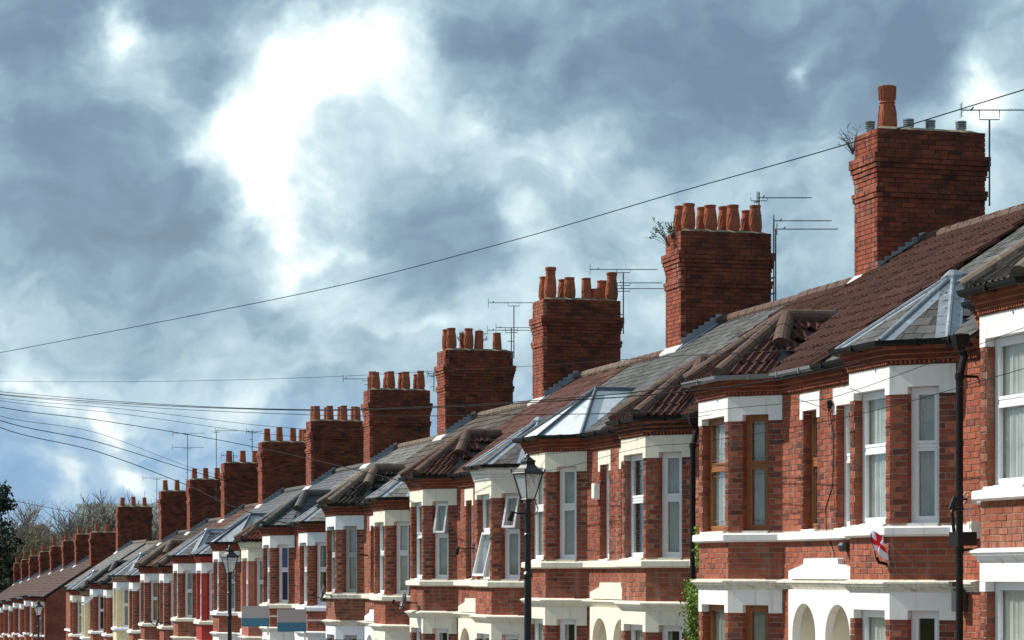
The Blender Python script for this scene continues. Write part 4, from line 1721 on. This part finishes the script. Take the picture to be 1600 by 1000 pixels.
# ------------------------------------------------------------------ street lamps
def street_lamp(X, Y, ztop, label, cctv=False):
    zg = ground_h(Y)
    hgt = ztop - zg
    e = thing('street_lamp', (X, Y, zg), label, 'street lamp', 'black heritage street lamps')
    m = MB()
    m.lathe([(.16, 0), (.16, .10), (.13, .14), (.11, .60), (.12, .66), (.085, .72), (.062, .78), (.055, hgt - 2.0), (.075, hgt - 1.97), (.075, hgt - 1.92), (.05, hgt - 1.88),
             (.048, hgt - 1.36), (.065, hgt - 1.34), (.065, hgt - 1.30), (.05, hgt - 1.28), (.045, hgt - .82), (.07, hgt - .80), (.05, hgt - .76)], 14)
    put('post', m.mesh('lamp_post'), M['iron_black'], e)
    m = MB()
    z0, z1 = hgt - .755, hgt - .345  # glass from / to
    for a in range(4):
        an = a * math.pi / 2 + math.pi / 4 + .35
        c, s = math.cos(an), math.sin(an)
        m.tube([(.105 * c, .105 * s, z0), (.235 * c, .235 * s, z1)], .011, 5)
        an2 = an + math.pi / 2
        c2, s2 = math.cos(an2), math.sin(an2)
        m.tube([(.105 * c, .105 * s, z0), (.105 * c2, .105 * s2, z0)], .012, 5)
        m.tube([(.245 * c, .245 * s, z1), (.245 * c2, .245 * s2, z1)], .018, 5)
        m.tube([(.25 * c, .25 * s, z1), (.27 * c, .27 * s, z1 + .06)], .012, 4)  # corner spikes
        # scrolled bracket
        pr = [(.05, hgt - 1.0), (.13, hgt - .98), (.16, hgt - .90), (.12, hgt - .80), (.13, z0)]
        m.tube([(r * c, r * s, z) for r, z in pr], .010, 5)
    put('lantern_frame', m.mesh('lantern_frame'), M['iron_black'], e)
    m = MB()
    n = 4
    prof = [(.265, z1 + .0), (.255, z1 + .02), (.17, z1 + .08), (.115, z1 + .13), (.11, z1 + .17), (.125, z1 + .175), (.115, z1 + .20), (.06, z1 + .235)]
    base = len(m.v)
    for r, z in prof:
        for a in range(4):
            an = a * math.pi / 2 + math.pi / 4 + .35
            m.v.append((r * math.cos(an), r * math.sin(an), z))
    for i in range(len(prof) - 1):
        for j in range(4):
            j2 = (j + 1) % 4
            m.f.append((base + i * 4 + j, base + i * 4 + j2, base + (i + 1) * 4 + j2, base + (i + 1) * 4 + j))
            m.m.append(0)
    m.f.append((base, base + 3, base + 2, base + 1))
    m.m.append(0)
    m.lathe([(.06, z1 + .20), (.065, z1 + .235), (.045, z1 + .25), (.03, z1 + .26), (.028, z1 + .275), (.04, z1 + .285), (.03, z1 + .30), (.012, z1 + .315), (.008, z1 + .345)], 10)
    put('lantern_roof', m.mesh('lantern_roof'), M['iron_black'], e)
    for a in range(4):
        an = a * math.pi / 2 + math.pi / 4 + .35
        an2 = an + math.pi / 2
        m = MB()
        q = [(.10 * math.cos(an), .10 * math.sin(an), z0), (.10 * math.cos(an2), .10 * math.sin(an2), z0),
             (.23 * math.cos(an2), .23 * math.sin(an2), z1), (.23 * math.cos(an), .23 * math.sin(an), z1)]
        nn = (Vector(q[1]) - Vector(q[0])).cross(Vector(q[3]) - Vector(q[0])).normalized() * -.004
        m.prism(q, nn)
        put('lantern_pane', m.mesh('lantern_pane'), M['lantern_glass'], e)
    m = MB()
    m.lathe([(.03, z0 + .02), (.045, z0 + .06), (.045, z0 + .18), (.02, z0 + .24)], 8)
    put('bulb', m.mesh('bulb'), M['white_box'], e)
    return e, hgt


LX = 10.85
y1 = lane(825, LX)
la, h1 = street_lamp(LX, y1, (897 - 705) / FPX * (LX * SP + y1 * CP), 'large black heritage street lamp in front of the silver bay roof')
y2 = lane(359, LX)
street_lamp(LX, y2, (897 - 850) / FPX * (LX * SP + y2 * CP), 'middle black street lamp, left of the two blurred sign boards')
y3 = lane(60, LX)
street_lamp(LX, y3, (897 - 937) / FPX * (LX * SP + y3 * CP), 'smallest street lamp, in front of the blank brick gable far away')


def cctv(p, label, toward=Vector((-.8, -.6, 0)), arm=.30):
    e = thing('security_camera', p, label, 'security camera')
    t = toward.normalized()
    m = MB()
    m.tube([(0, 0, 0), tuple(t * arm * .7), tuple(t * arm + Vector((0, 0, .02)))], .014, 6)
    put('bracket', m.mesh('bracket'), M['plastic_black'], e)
    m = MB()
    q = t * arm
    m.tube([q + Vector((0, 0, .03)), q + t * .05 + Vector((0, 0, -.12))], .035, 8, r2=.045)
    put('camera_body', m.mesh('camera_body'), M['plastic_black'], e)
    return e


p = Vector((LX, y1, 0))
d1 = LX * SP + y1 * CP
cctv((LX - .02, y1, (897 - 802) / FPX * d1), 'small black camera bracketed to the large street lamp', Vector((-CP, SP, 0)), .22)


# ------------------------------------------------------------------ TV aerials
def aerial(x, yb, yt, d, booms, label, refl=False, lean=0.0, dirv=None):
    """mast at photo column x from row yb up to yt; booms: (row, left px, right px)"""
    base = pix(x, yb, d)
    e = thing('tv_aerial', base, label, 'aerial', 'television aerials on the chimneys')
    U = Vector((CP, -SP, 0))
    F = Vector((SP, CP, 0))
    s = d / FPX
    m = MB()
    m.tube([(0, 0, 0), tuple(U * lean * s + Vector((0, 0, (yb - yt) * s)))], .014, 6)
    m.tube([tuple(Vector((0, 0, .15)) - F * .0), tuple(Vector((0, 0, .15)) + U * -.10 + F * .05)], .010, 5)
    m.tube([tuple(Vector((0, 0, .45))), tuple(Vector((0, 0, .45)) + U * -.10 + F * .05)], .010, 5)
    put('mast', m.mesh('mast'), M['mast'], e)
    for (row, xl, xr) in booms:
        z = (yb - row) * s
        a, b = U * ((xl - x) * s), U * ((xr - x) * s)
        m = MB()
        h = Vector((0, 0, z))
        m.tube([tuple(a + h), tuple(b + h)], .009, 5)
        L = (b - a).length
        n = int(L / .055)
        for i in range(n + 1):
            q = a.lerp(b, i / n) + h
            w = .09 + .03 * math.sin(i)
            m.tube([tuple(q - F * w), tuple(q + F * w)], .004, 4)
        # loop at the fed end and reflector
        q = a.lerp(b, .12) + h
        m.tube([tuple(q - F * .13 + Vector((0, 0, .02))), tuple(q + F * .13 + Vector((0, 0, .02)))], .012, 5)
        for dz in (-.10, -.05, .05, .10):
            q = a + h + Vector((0, 0, dz))
            m.tube([tuple(q - F * .14), tuple(q + F * .14)], .005, 4)
        m.tube([tuple(a + h + Vector((0, 0, -.11))), tuple(a + h + Vector((0, 0, .11)))], .006, 4)
        # underslung bracket
        mid = -((xl + xr) / 2 - x) * 0
        bl, brr = -.16, .16
        dp = max(.06, (yt - row) * s)
        if abs((xl + xr) / 2 - x) * s < .5:
            m.tube([tuple(U * bl + h), tuple(U * bl * .95 + h + Vector((0, 0, -dp))), tuple(U * brr * .95 + h + Vector((0, 0, -dp))), tuple(U * brr + h)], .009, 5)
        put('antenna', m.mesh('antenna'), M['mast'], e)
    return e


def dch(k, off=0):
    yy = CH[k]['y']
    return (XC + 1.83) * SP + (yy - .5) * CP


aerial(1546, 322, 187, dch(1) - .1, [(172, 1502, 1640)], 'tall aerial mast on the right side of the nearest chimney, reaching out of the frame')
aerial(1186, 352, 300, dch(2), [(309, 1183, 1268)], 'short aerial behind the eight pots of the second nearest chimney')
aerial(1209, 472, 341, dch(2) - .3, [(345, 1209, 1299)], 'upper of two aerials strapped to the right side of the second nearest chimney')
aerial(1212, 470, 357, dch(2) - .2, [(358, 1214, 1309)], 'lower of two aerials strapped to the right side of the second nearest chimney')
aerial(974, 522, 426, dch(3), [(421, 922, 1027), (442, 961, 1034), (451, 962, 1038)], 'three-tiered aerial on the third nearest chimney')
aerial(803, 560, 478, dch(4), [(473, 763, 832)], 'taller single aerial on the chimney between the middle houses')
aerial(799, 560, 512, dch(4) - .2, [(512, 775, 828), (516, 762, 833)], 'lower two-boomed aerial beside the taller one on the fourth chimney')
aerial(575, 625, 588, dch(5) - 1.2, [(592, 536, 578)], 'aerial tilting left from the front corner of the fifth chimney')
aerial(678, 612, 582, dch(5), [(584, 668, 684)], 'small aerial at the right of the fifth chimney')
aerial(293, 755, 678, dch(8) + 3, [(677, 270, 320), (699, 269, 319)], 'far aerial with two crossbars against the blue sky')
aerial(338, 782, 673, dch(8), [(673, 336, 371)], 'tall thin aerial mast in front of the chimney left of the four small pots')
aerial(394, 706, 672, dch(7), [(674, 385, 410)], 'small aerial left of the sixth chimney, crossed by wires')
aerial(245, 795, 748, dch(10) + 2, [(747, 223, 262)], 'bent aerial standing left of the tenth chimney')
aerial(365, 725, 708, dch(8) - .5, [(712, 346, 371)], 'tiny aerial among the pots of the eighth chimney')


# ------------------------------------------------------------------ satellite dishes
def dish(x, y, X, label, size=.20, face=Vector((-.96, .10, .28))):
    Y = lane(x, X)
    d = X * SP + Y * CP
    p = Vector((X, Y, (897 - y) / FPX * d))
    e = thing('satellite_dish', p, label, 'satellite dish', 'satellite dishes on the fronts')
    f = face.normalized()
    q = f.to_track_quat('Z', 'Y')
    m = MB()
    prof = [(0.001, .0), (size * .3, .006), (size * .6, .024), (size * .85, .05), (size, .075), (size, .085), (size * .85, .06), (size * .6, .036), (size * .3, .018), (.001, .012)]
    m.lathe(prof, 20)
    m.v = [tuple(q @ Vector(v)) for v in m.v]
    put('dish', m.mesh('dish', smooth=True), M['dish'], e)
    m = MB()
    tip = f * .30 + Vector((0, 0, -.12))
    m.tube([(0, 0, -.15), tuple(tip)], .012, 5)
    m.tube([tuple(tip), tuple(tip + Vector((-.0, 0, .09)) - f * .04)], .028, 6)
    m.tube([(0, 0, 0), tuple(-f * .08), tuple(-f * .08 + Vector((.35, 0, -.03)))], .015, 6)
    put('arm', m.mesh('arm'), M['plastic_black'], e)


dish(634, 940, 12.5, 'grey satellite dish seen edge-on below the ledge, left of the nearest open windows')
dish(507, 928, 12.5, 'grey satellite dish edge-on beside the blue-white house, above the right sign board')
dish(248, 972, 12.5, 'dark satellite dish at the sill beneath the amber curtain')
dish(54, 990, 12.5, 'small dark dish on the far terrace, left of the smallest lamp')
dish(36, 987, 12.5, 'small dark dish on the far terrace, farther left')


# ------------------------------------------------------------------ things on the walls
def wall_pt(x, y, X):
    Y = lane(x, X)
    return Vector((X, Y, (897 - y) / FPX * (X * SP + Y * CP)))


p = wall_pt(932, 768, XW - .05)
e = thing('alarm_box', p, 'white alarm box on the brick between the cream lintels', 'alarm box')
m = MB()
m.prism([(-.06, -.09, -.14), (-.06, .09, -.14), (-.06, .09, .14), (-.06, -.09, .14)][::-1], (.09, 0, 0))
m.box(-.07, -.06, -.075, .075, -.125, .125)
put('box', m.mesh('alarm_box'), M['white_box'], e)

# flag on the nearest bay
p = wall_pt(1371, 879, 12.62)
e = thing('flag', p, 'small white flag with a red cross hanging limp from the brick under the bay', 'flag')
m = MB()
m.tube([(.13, 0, -.02), (.02, 0, .0), (0, .02, .06)], .022, 6)
put('socket', m.mesh('flag_socket'), M['plastic_black'], e)
m = MB()
m.tube([(0, .02, .02), (-.05, .09, .36)], .008, 5)
put('stick', m.mesh('flag_stick'), M['plastic_black'], e)
m = MB()
n, k = 16, 16
FU = Vector((.80, -.60, 0))
for i in range(n + 1):
    for j in range(k + 1):
        u, v = i / n, j / k
        a = Vector((-.05, .09, .38)).lerp(Vector((-.03, .05, .16)), v)
        off = FU * (.26 * u * (1 - .25 * v)) + Vector((-.05 * math.sin(u * 8 + v * 3) * u - .06 * u, 0, -.10 * u * u - .02 * u + .02 * math.sin(u * 7 + v * 5)))
        m.v.append(tuple(a + off))
for i in range(n):
    for j in range(k):
        b = i * (k + 1) + j
        m.f.append((b, b + 1, b + k + 2, b + k + 1))
        m.m.append(1 if (5 <= i <= 8 or 6 <= j <= 9) else 0)
put('cloth', m.mesh('flag_cloth'), [M['flag_white'], M['flag_red']], e)

p = wall_pt(1318, 856, XW - .07)
e = thing('wall_light', p, 'small black round wall fitting left of the flag', 'wall light')
m = MB()
m.lathe([(.05, -.05), (.075, -.02), (.08, .03), (.05, .07)], 10)
m.box(-.02, .07, -.02, .02, -.02, .02)
put('fitting', m.mesh('fitting'), M['mast'], e)

p = wall_pt(1296, 632, XW - .06)
e = thing('cable_insulator', p, 'black cable insulator on the brick between the two narrow windows above the porch', 'insulator')
m = MB()
m.lathe([(.02, -.06), (.035, -.04), (.03, .0), (.04, .03), (.03, .06)], 8)
m.box(0, .06, -.015, .015, -.02, .02)
put('insulator', m.mesh('insulator'), M['plastic_black'], e)
m = MB()
rr = random.Random(4)
pts_ = [(0, 0, -.05), (.035, .03, -.2), (.04, -.04, -.4), (.045, -.02, -.8), (.045, .0, -1.1), (.045, .25, -1.4), (.045, .22, -1.7), (.045, -.05, -2.0), (.03, -.1, -2.08)]
m.tube(pts_, .006, 4)
m.tube([(0, 0, .02), (.03, .12, -.12), (.02, .05, -.28), (.04, -.06, -.2), (0, -.02, 0)], .006, 4)
put('wire', m.mesh('wire'), M['cable'], e)

# camera, junction box and box bracket on the near downpipe
pp = wall_pt(1509, 780, 12.95)
cctv(pp + Vector((.02, 0, 0)), 'black camera clamped to the tall downpipe near the right edge', Vector((-CP * .8, SP, 0)), .13)
p = wall_pt(1507, 842, 13.0)
e = thing('junction_box', p, 'black cable box clamped low on the tall downpipe near the right edge', 'junction box')
m = MB()
m.box(-.14, .10, -.12, .12, -.08, .08)
m.tube([(-.12, .02, .05), (-.12, .08, .30), (-.10, .10, .34), (.03, .10, .36)], .022, 8)
put('box', m.mesh('junction_box'), M['plastic_black'], e)
p = wall_pt(1521, 828, XW - .06)
e = thing('cable_box', p, 'small cream cable box on the wall right of the tall downpipe', 'cable box')
m = MB()
m.box(-.05, .05, -.10, .08, -.10, .10)
put('box', m.mesh('cable_box'), M['white_box'], e)
m = MB()
m.tube([(-.06, .10, .45), (-.20, .02, .30), (-.24, .12, .22), (-.1, -.05, .26), (-.03, -.02, .10)], .007, 5)
m.tube([(-.05, .05, .42), (-.16, .1, .14), (-.1, -.08, .2), (-.03, -.08, .40)], .007, 5)
put('wire', m.mesh('wire'), M['grey_frame'] if False else M['white_box'], e)
p = wall_pt(1497, 927, XW - .10)
e = thing('cable_box', p, 'dark meter box tucked beside the tall downpipe under the ledge', 'cable box')
m = MB()
m.box(-.05, .08, -.08, .08, -.22, .06)
m.box(-.10, .0, -.05, .05, .08, .14)
put('box', m.mesh('cable_box'), M['mast'], e)
# small boom bracket between the middle bays
p = wall_pt(742, 857, XW - .03)
cctv(p, 'small black camera on the brick between the open windows', Vector((-.9, .45, 0)), .35)
p = wall_pt(574, 868, XW - .03)
e = thing('wall_bracket', p, 'short dark bracket sticking out of the brick, left of the cream bay', 'bracket')
m = MB()
m.tube([(.03, 0, 0), (-.19, .03, .02)], .022, 6)
put('rod', m.mesh('bracket_rod'), M['plastic_black'], e)


# two letting boards, hung square to the street
def board(x0, x1, y0, y1, X, label):
    Y = lane((x0 + x1) / 2, X)
    d = X * SP + Y * CP
    s = d / FPX
    w, h = (x1 - x0) * s / CP, (y1 - y0) * s
    zc = (897 - (y0 + y1) / 2) * s
    e = thing('sign_board', (X, Y, zc - h / 2), label, 'sign board', 'letting boards on the fronts')
    m = MB()
    m.box(-w / 2, w / 2, -.015, .015, h * .42, h)
    put('upper_panel', m.mesh('upper_panel'), M['sign_grey'], e)
    m = MB()
    m.box(-w / 2, w / 2, -.015, .015, 0, h * .42 - .002)
    put('lower_panel', m.mesh('lower_panel'), M['sign_blue'], e)
    m = MB()
    m.tube([(w / 2 - .03, .03, h * .5), (w / 2 + .45, .03, h * .5)], .025, 6)
    m.tube([(w / 2 - .03, .03, -.25), (w / 2 - .03, .03, h + .05)], .025, 6)
    put('post', m.mesh('post'), M['upvc'], e)


board(378, 420, 947, 979, 12.25, 'left of the two grey and blue sign boards, beside the middle street lamp')
board(434, 478, 952, 987, 12.20, 'right of the two grey and blue sign boards, lower than the other')


# ------------------------------------------------------------------ overhead cables
def dl(x, X=12.1):
    return X * 4148.5 / (x + 300)


def cable(pts, label, r=.010, group='overhead telephone wires'):
    """pts: (photo x, y, distance)"""
    P = [pix(q[0], q[1], q[2] if len(q) > 2 and q[2] is not None else dl(q[0])) for q in pts]
    r = r * .68
    # smooth through the points
    Q = []
    n = len(P)
    for i in range(n - 1):
        a, b, c, d = P[max(0, i - 1)], P[i], P[i + 1], P[min(n - 1, i + 2)]
        for j in range(8):
            t = j / 8
            Q.append(.5 * ((2 * b) + (c - a) * t + (2 * a - 5 * b + 4 * c - d) * t * t + (3 * b - a - 3 * c + d) * t ** 3))
    Q.append(P[-1])
    m = MB()
    m.tube([q - P[0] for q in Q], r, 5)
    o = put('overhead_wire', m.mesh('overhead_wire'), M['cable'], loc=P[0])
    o['label'] = label
    o['category'] = 'wire'
    o['group'] = group


cable([(1720, 106, 26), (1600, 140, 28), (1300, 232, 32), (1060, 300, 36), (800, 376, 42), (530, 446, 48), (265, 500, 55), (0, 551, 62), (-200, 588, 67)],
      'long single wire sloping across the whole sky from the top right', .011)
cable([(-150, 594, 72), (0, 596, 70), (240, 596, 64), (480, 590, 58), (700, 579, 52), (860, 570, 46), (1060, 556, 40), (1300, 545)],
      'thin wire crossing level just above the fan of wires', .007)
PL = (-120, 598, 75)
cable([PL, (0, 612, 73), (240, 631, 66), (480, 640, 56), (700, 634, 48), (860, 624, 42), (1000, 612), (1096, 596)], 'topmost wire of the thick bundle at the left', .012)
cable([PL, (0, 616, 73), (240, 633, 66), (480, 641, 56), (700, 636, 47), (860, 627, 42), (1000, 618), (1200, 596), (1345, 566)], 'thick wire in the bundle at the left', .014)
cable([PL, (0, 617, 73), (240, 637, 66), (480, 648, 56), (640, 650, 50), (800, 648, 44), (960, 646), (1085, 640)], 'lowest wire of the thick bundle at the left', .010)
cable([PL, (0, 622, 74), (200, 640, 76), (400, 664, 79), (520, 672, 80), (600, 668, 76)], 'fan wire ending behind the sixth chimney, upper', .010)
cable([PL, (0, 626, 74), (200, 648, 78), (400, 676, 82), (560, 690, 85)], 'fan wire ending behind the sixth chimney, lower', .010)
cable([PL, (0, 636, 74), (150, 656, 77), (300, 680, 80), (420, 703, 80), (560, 735, 60), (660, 760)], 'dark fan wire that runs over the seventh chimney pots', .016)
cable([PL, (0, 650, 74), (150, 676, 80), (300, 731, 92), (420, 762, 95)], 'thin fan wire dropping towards the far chimneys', .010)
cable([PL, (0, 657, 74), (150, 690, 80), (290, 733, 90), (400, 765, 92)], 'dark fan wire dropping towards the far chimneys', .018)
cable([PL, (0, 668, 74), (150, 705, 78), (285, 755, 76), (360, 790, 68), (470, 825)], 'lowest dark fan wire, running on over the slate roofs', .018)
cable([(640, 737), (760, 741), (860, 735), (1000, 700), (1100, 690), (1330, 650), (1600, 576), (1700, 545)], 'lower of two wires slung past the brown-framed windows', .006)
cable([(830, 712), (900, 704), (1000, 686), (1090, 646), (1250, 628), (1330, 612), (1600, 512), (1700, 476)],
      'upper of two wires slung past the brown-framed windows', .006)
cable([(690, 690), (860, 682), (1000, 664), (1112, 648)], 'short wire crossing the silver bay roof', .006)
cable([(0, 778, 200), (60, 790, 190), (150, 808, 175), (250, 826, 150)], 'faint wire in front of the bare trees', .03)


# ------------------------------------------------------------------ plants
def leaf(m, p, s, rg, n=None):
    a = Vector((rg.gauss(0, 1), rg.gauss(0, 1), rg.gauss(0, 1))).normalized()
    b = a.cross(Vector((rg.gauss(0, 1), rg.gauss(0, 1), rg.gauss(0, 1)))).normalized()
    m.poly([p - a * s, p + b * s * .6, p + a * s, p - b * s * .6])


def ivy():
    e = thing('ivy', wall_pt(1083, 1000, 13.1), 'bright green ivy climbing the black downpipe between the cream and the wooden-framed house', 'plant')
    o = Vector(e.location)
    rg = random.Random(11)
    m = MB()
    for (ya, yb, x0, wpx, n) in ((905, 1060, 1083, 13, 2300), (860, 885, 1090, 3, 120), (822, 868, 1090, 6, 260), (905, 950, 1087, 11, 600)):
        for i in range(n):
            y = rg.uniform(ya, yb)
            x = x0 + rg.gauss(0, wpx * .5)
            X = 13.02 + rg.gauss(0, .06)
            leaf(m, wall_pt(x, y, X) - o, rg.uniform(.018, .034), rg)
    put('leaves', m.mesh('ivy_leaves'), M['ivy'], e, kind='stuff')
    m = MB()
    for k in range(3):
        m.tube([wall_pt(1084 + k * 3 - 3 + rg.uniform(-2, 2), y, 13.1) - o for y in (1070, 1000, 950, 900, 860, 826)], .008, 4)
    put('stem', m.mesh('ivy_stem'), M['dry_stem'], e)


ivy()


def chimney_weed(x, y, d, label, dx, h, n, leafy=True, seed=1):
    base = pix(x, y, d)
    rg = random.Random(seed)
    e = thing('weed', base, label, 'weed', 'weeds growing out of the chimneys')
    s = d / FPX
    U = Vector((CP, -SP, 0))
    st, lf = MB(), MB()
    for i in range(n):
        t = U * (rg.uniform(dx[0], dx[1]) * s) + Vector((0, 0, rg.uniform(.1, 1) * h * s)) + Vector((SP, CP, 0)) * rg.uniform(-.12, .12)
        mid = t * .5 + Vector((0, 0, .04)) + U * rg.uniform(-.03, .03)
        st.tube([(0, 0, -.04), tuple(mid), tuple(t)], .005, 4, r2=.003)
        for q in range(3):
            b = mid.lerp(t, rg.uniform(0, 1))
            b2 = b + Vector((rg.gauss(0, .05), rg.gauss(0, .05), rg.uniform(0, .08)))
            st.tube([tuple(b), tuple(b2)], .003, 4)
            if leafy:
                for r in range(4):
                    leaf(lf, b.lerp(b2, rg.random()) + Vector((rg.gauss(0, .015), rg.gauss(0, .015), rg.gauss(0, .015))), rg.uniform(.012, .024), rg)
    put('stem', st.mesh('weed_stem'), M['dry_stem'], e)
    if leafy:
        put('leaves', lf.mesh('weed_leaves'), M['weed'], e, kind='stuff')


def dcf(k):
    return XC * SP + CH[k]['y'] * CP


chimney_weed(1333, 238, dcf(1), 'dry leafless twigs sprouting from the left of the nearest chimney', (-30, 12), 42, 18, False, 2)
chimney_weed(1046, 382, dcf(2), 'leafy weed sprouting from the left corner of the second nearest chimney', (-38, 10), 40, 16, True, 3)
chimney_weed(1050, 372, dcf(2), 'dense green tuft at the foot of the left pots of the second nearest chimney', (-10, 8), 24, 12, True, 8)
chimney_weed(884, 460, dcf(3) + .3, 'green weed between the pots of the third nearest chimney', (-8, 8), 22, 10, True, 4)
chimney_weed(720, 538, dcf(4) + .3, 'weed left of the middle pots of the fourth chimney', (-5, 6), 24, 7, True, 5)
chimney_weed(750, 538, dcf(4) + .3, 'weed curling round the right pots of the fourth chimney', (-6, 14), 22, 9, True, 6)


def branch(m, p, d, L, r, depth, rg, tw):
    n = 3
    pts = [p]
    q = p.copy()
    dd = d.copy()
    for i in range(n):
        dd = (dd + Vector((rg.gauss(0, .13), rg.gauss(0, .13), rg.uniform(-.02, .12)))).normalized()
        q = q + dd * L / n
        pts.append(q.copy())
    (m if depth > 1 else tw).tube(pts, r, 5 if depth > 2 else 3, r2=r * .55, cap=False)
    if depth == 0:
        return
    k = 3 if depth > 1 else 4
    for i in range(k + (1 if depth > 2 else 0)):
        t = rg.uniform(.35, 1)
        a = pts[min(n, int(t * n))]
        ang = rg.uniform(0, 6.28)
        sp = rg.uniform(.35, .75)
        side = Vector((math.cos(ang), math.sin(ang), rg.uniform(-.1, .3)))
        nd = (dd * (1 - sp * .4) + side * sp).normalized()
        branch(m, a, nd, L * rg.uniform(.55, .78), r * rg.uniform(.5, .65), depth - 1, rg, tw)


TREEM = []
for s in range(4):
    rg = random.Random(50 + s)
    a, b = MB(), MB()
    branch(a, Vector((0, 0, 0)), Vector((0, 0, 1)), 6.5, .26, 5, rg, b)
    TREEM.append((a.mesh('bare_trunk'), b.mesh('bare_twigs')))


def bare_tree(x, ytop, d, var, label):
    b = pix(x, 897, d)
    zg = ground_h(b.y) - .2
    top = (897 - ytop) / FPX * d
    mh = max(v.co.z for v in TREEM[var][1].vertices)
    sc = (top - zg) / mh
    e = thing('bare_tree', (b.x, b.y, zg), label, 'tree', 'leafless trees beyond the rooftops', rz=var * 1.3 + x * .1)
    e.scale = (sc * 1.0, sc * 1.0, sc)
    put('trunk', TREEM[var][0], M['bark'], e)
    put('crown', TREEM[var][1], M['twig'], e)


TR = [(62, 792, 262, 0), (80, 768, 250, 1), (100, 774, 270, 2), (118, 762, 255, 3), (138, 776, 246, 0), (152, 790, 275, 1), (172, 782, 262, 2), (192, 778, 285, 3), (212, 790, 300, 0),
      (228, 784, 268, 1), (244, 786, 290, 2), (262, 790, 300, 3), (40, 812, 240, 2), (18, 822, 235, 3), (-6, 818, 245, 0), (58, 820, 232, 1), (300, 800, 310, 1)]
for i, (x, y, d, v) in enumerate(TR):
    where = ['above the middle of the lower terrace', 'with the tallest left crown', 'thin, between two taller crowns', 'tallest, rising clear of the thicket', 'spreading, above the third far chimney',
             'pale and thin behind the far chimneys', 'forked, left of the three-potted end chimney', 'directly behind the three-potted end chimney', 'right of the three-potted end chimney',
             'between the end chimney and the tenth chimney', 'low, touching the tenth chimney', 'hidden mostly behind the tenth chimney', 'grey, in front of the thicket beside the dark conifer',
             'grey, below the dark conifer', 'at the extreme left under the conifer', 'low, rising out of the brown thicket', 'far, showing between two right-hand chimneys'][i]
    bare_tree(x, y, d, v, 'leafless tree ' + where)


def thicket(x0, x1, ytop, ybot, d, n, label, seed, mat='thicket', size=(.10, .34)):
    rg = random.Random(seed)
    c = pix((x0 + x1) / 2, ybot, d)
    e = put('thicket', None or bpy.data.meshes.new('x'), [], loc=(0, 0, 0)) if False else None
    m = MB()
    o = pix((x0 + x1) / 2, 897, d)
    o.z = ground_h(o.y) - .2
    for i in range(n):
        x = rg.uniform(x0, x1)
        yt = ytop(x) if callable(ytop) else ytop
        y = yt + (ybot - yt) * rg.random() ** 1.3
        p = pix(x, y, d + rg.uniform(-9, 9)) - o
        L = rg.uniform(*size)
        dr = Vector((rg.gauss(0, .5), rg.gauss(0, .5), rg.uniform(.1, 1))).normalized()
        sd = dr.cross(Vector((rg.gauss(0, 1), rg.gauss(0, 1), .1))).normalized() * rg.uniform(.02, .07)
        m.poly([p - dr * L - sd, p - dr * L + sd, p + dr * L])
    ob = put('thicket', m.mesh('thicket'), M[mat], loc=o, kind='stuff')
    ob['label'] = label
    ob['category'] = 'bushes'


import math as _m
thicket(-20, 150, lambda x: 846 + 10 * _m.sin(x * .08) + 6 * _m.sin(x * .21) - (8 if x < 60 else 0) + max(0, x - 70) * .15, 960, 232, 52000,
        'brown and green winter scrub filling the slope behind the far terrace', 21)
thicket(20, 260, lambda x: 832 + 8 * _m.sin(x * .06 + 1) + 5 * _m.sin(x * .17), 900, 275, 26000, 'paler grey scrub under the bare trees', 22, size=(.15, .5))


def conifer(x, ytop, d, label):
    b = pix(x, 897, d)
    zg = ground_h(b.y) - .2
    top = (897 - ytop) / FPX * d
    H = top - zg
    rg = random.Random(31)
    e = thing('conifer_tree', (b.x, b.y, zg), label, 'tree')
    m = MB()
    m.tube([(0, 0, 0), (.1, 0, H * .5), (0, .1, H * .96)], .32, 8, r2=.05)
    put('trunk', m.mesh('conifer_trunk'), M['bark'], e)
    m, lb = MB(), MB()
    for i in range(80):
        t = rg.uniform(.22, .99)
        an = rg.uniform(0, 6.28)
        L = (1.05 - t) * 3.2 + rg.uniform(.3, 1.1)
        if i % 9 == 0:
            L *= 1.35
        z = H * t
        tip = Vector((math.cos(an) * L, math.sin(an) * L, z + rg.uniform(-.3, .5)))
        base = Vector((0, 0, z - .2))
        lb.tube([tuple(base), tuple(tip)], .05, 4, r2=.015)
        for q in range(110):
            c = base.lerp(tip, rg.uniform(.2, 1.05)) + Vector((rg.gauss(0, .26), rg.gauss(0, .26), rg.gauss(0, .20)))
            leaf(m, c, rg.uniform(.10, .22), rg)
    put('limb', lb.mesh('conifer_limb'), M['bark'], e)
    put('crown', m.mesh('conifer_crown'), M['needles'], e)


conifer(-5, 764, 210, 'dark evergreen conifer at the left edge of the picture')

# far pale building behind the bare trees
p = pix(190, 897, 520)
m = MB()
z0 = ground_h(p.y) - 1
ztop = (897 - 787) / FPX * 520
e = thing('warehouse', (p.x, p.y, z0), 'long pale grey building with a flat roofline behind the bare trees', 'building', rz=-PSI)
H = ztop - z0
m.box(-9, 26, 0, 20, 0, H - .6)
put('wall', m.mesh('warehouse_wall'), M['pale_cladding'], e)
m = MB()
m.box(-9.3, 26.3, -.3, 20.3, H - .6, H)
put('roof', m.mesh('warehouse_roof'), M['pale_cladding'], e)
for i in range(34):
    m = MB()
    m.box(-.06, .06, -.05, 0, 0, H - .62)
    put('cladding_rib', cached('rib', lambda: m.mesh('cladding_rib')), M['pale_cladding'], e, loc=(-8.5 + i, 0, 0))
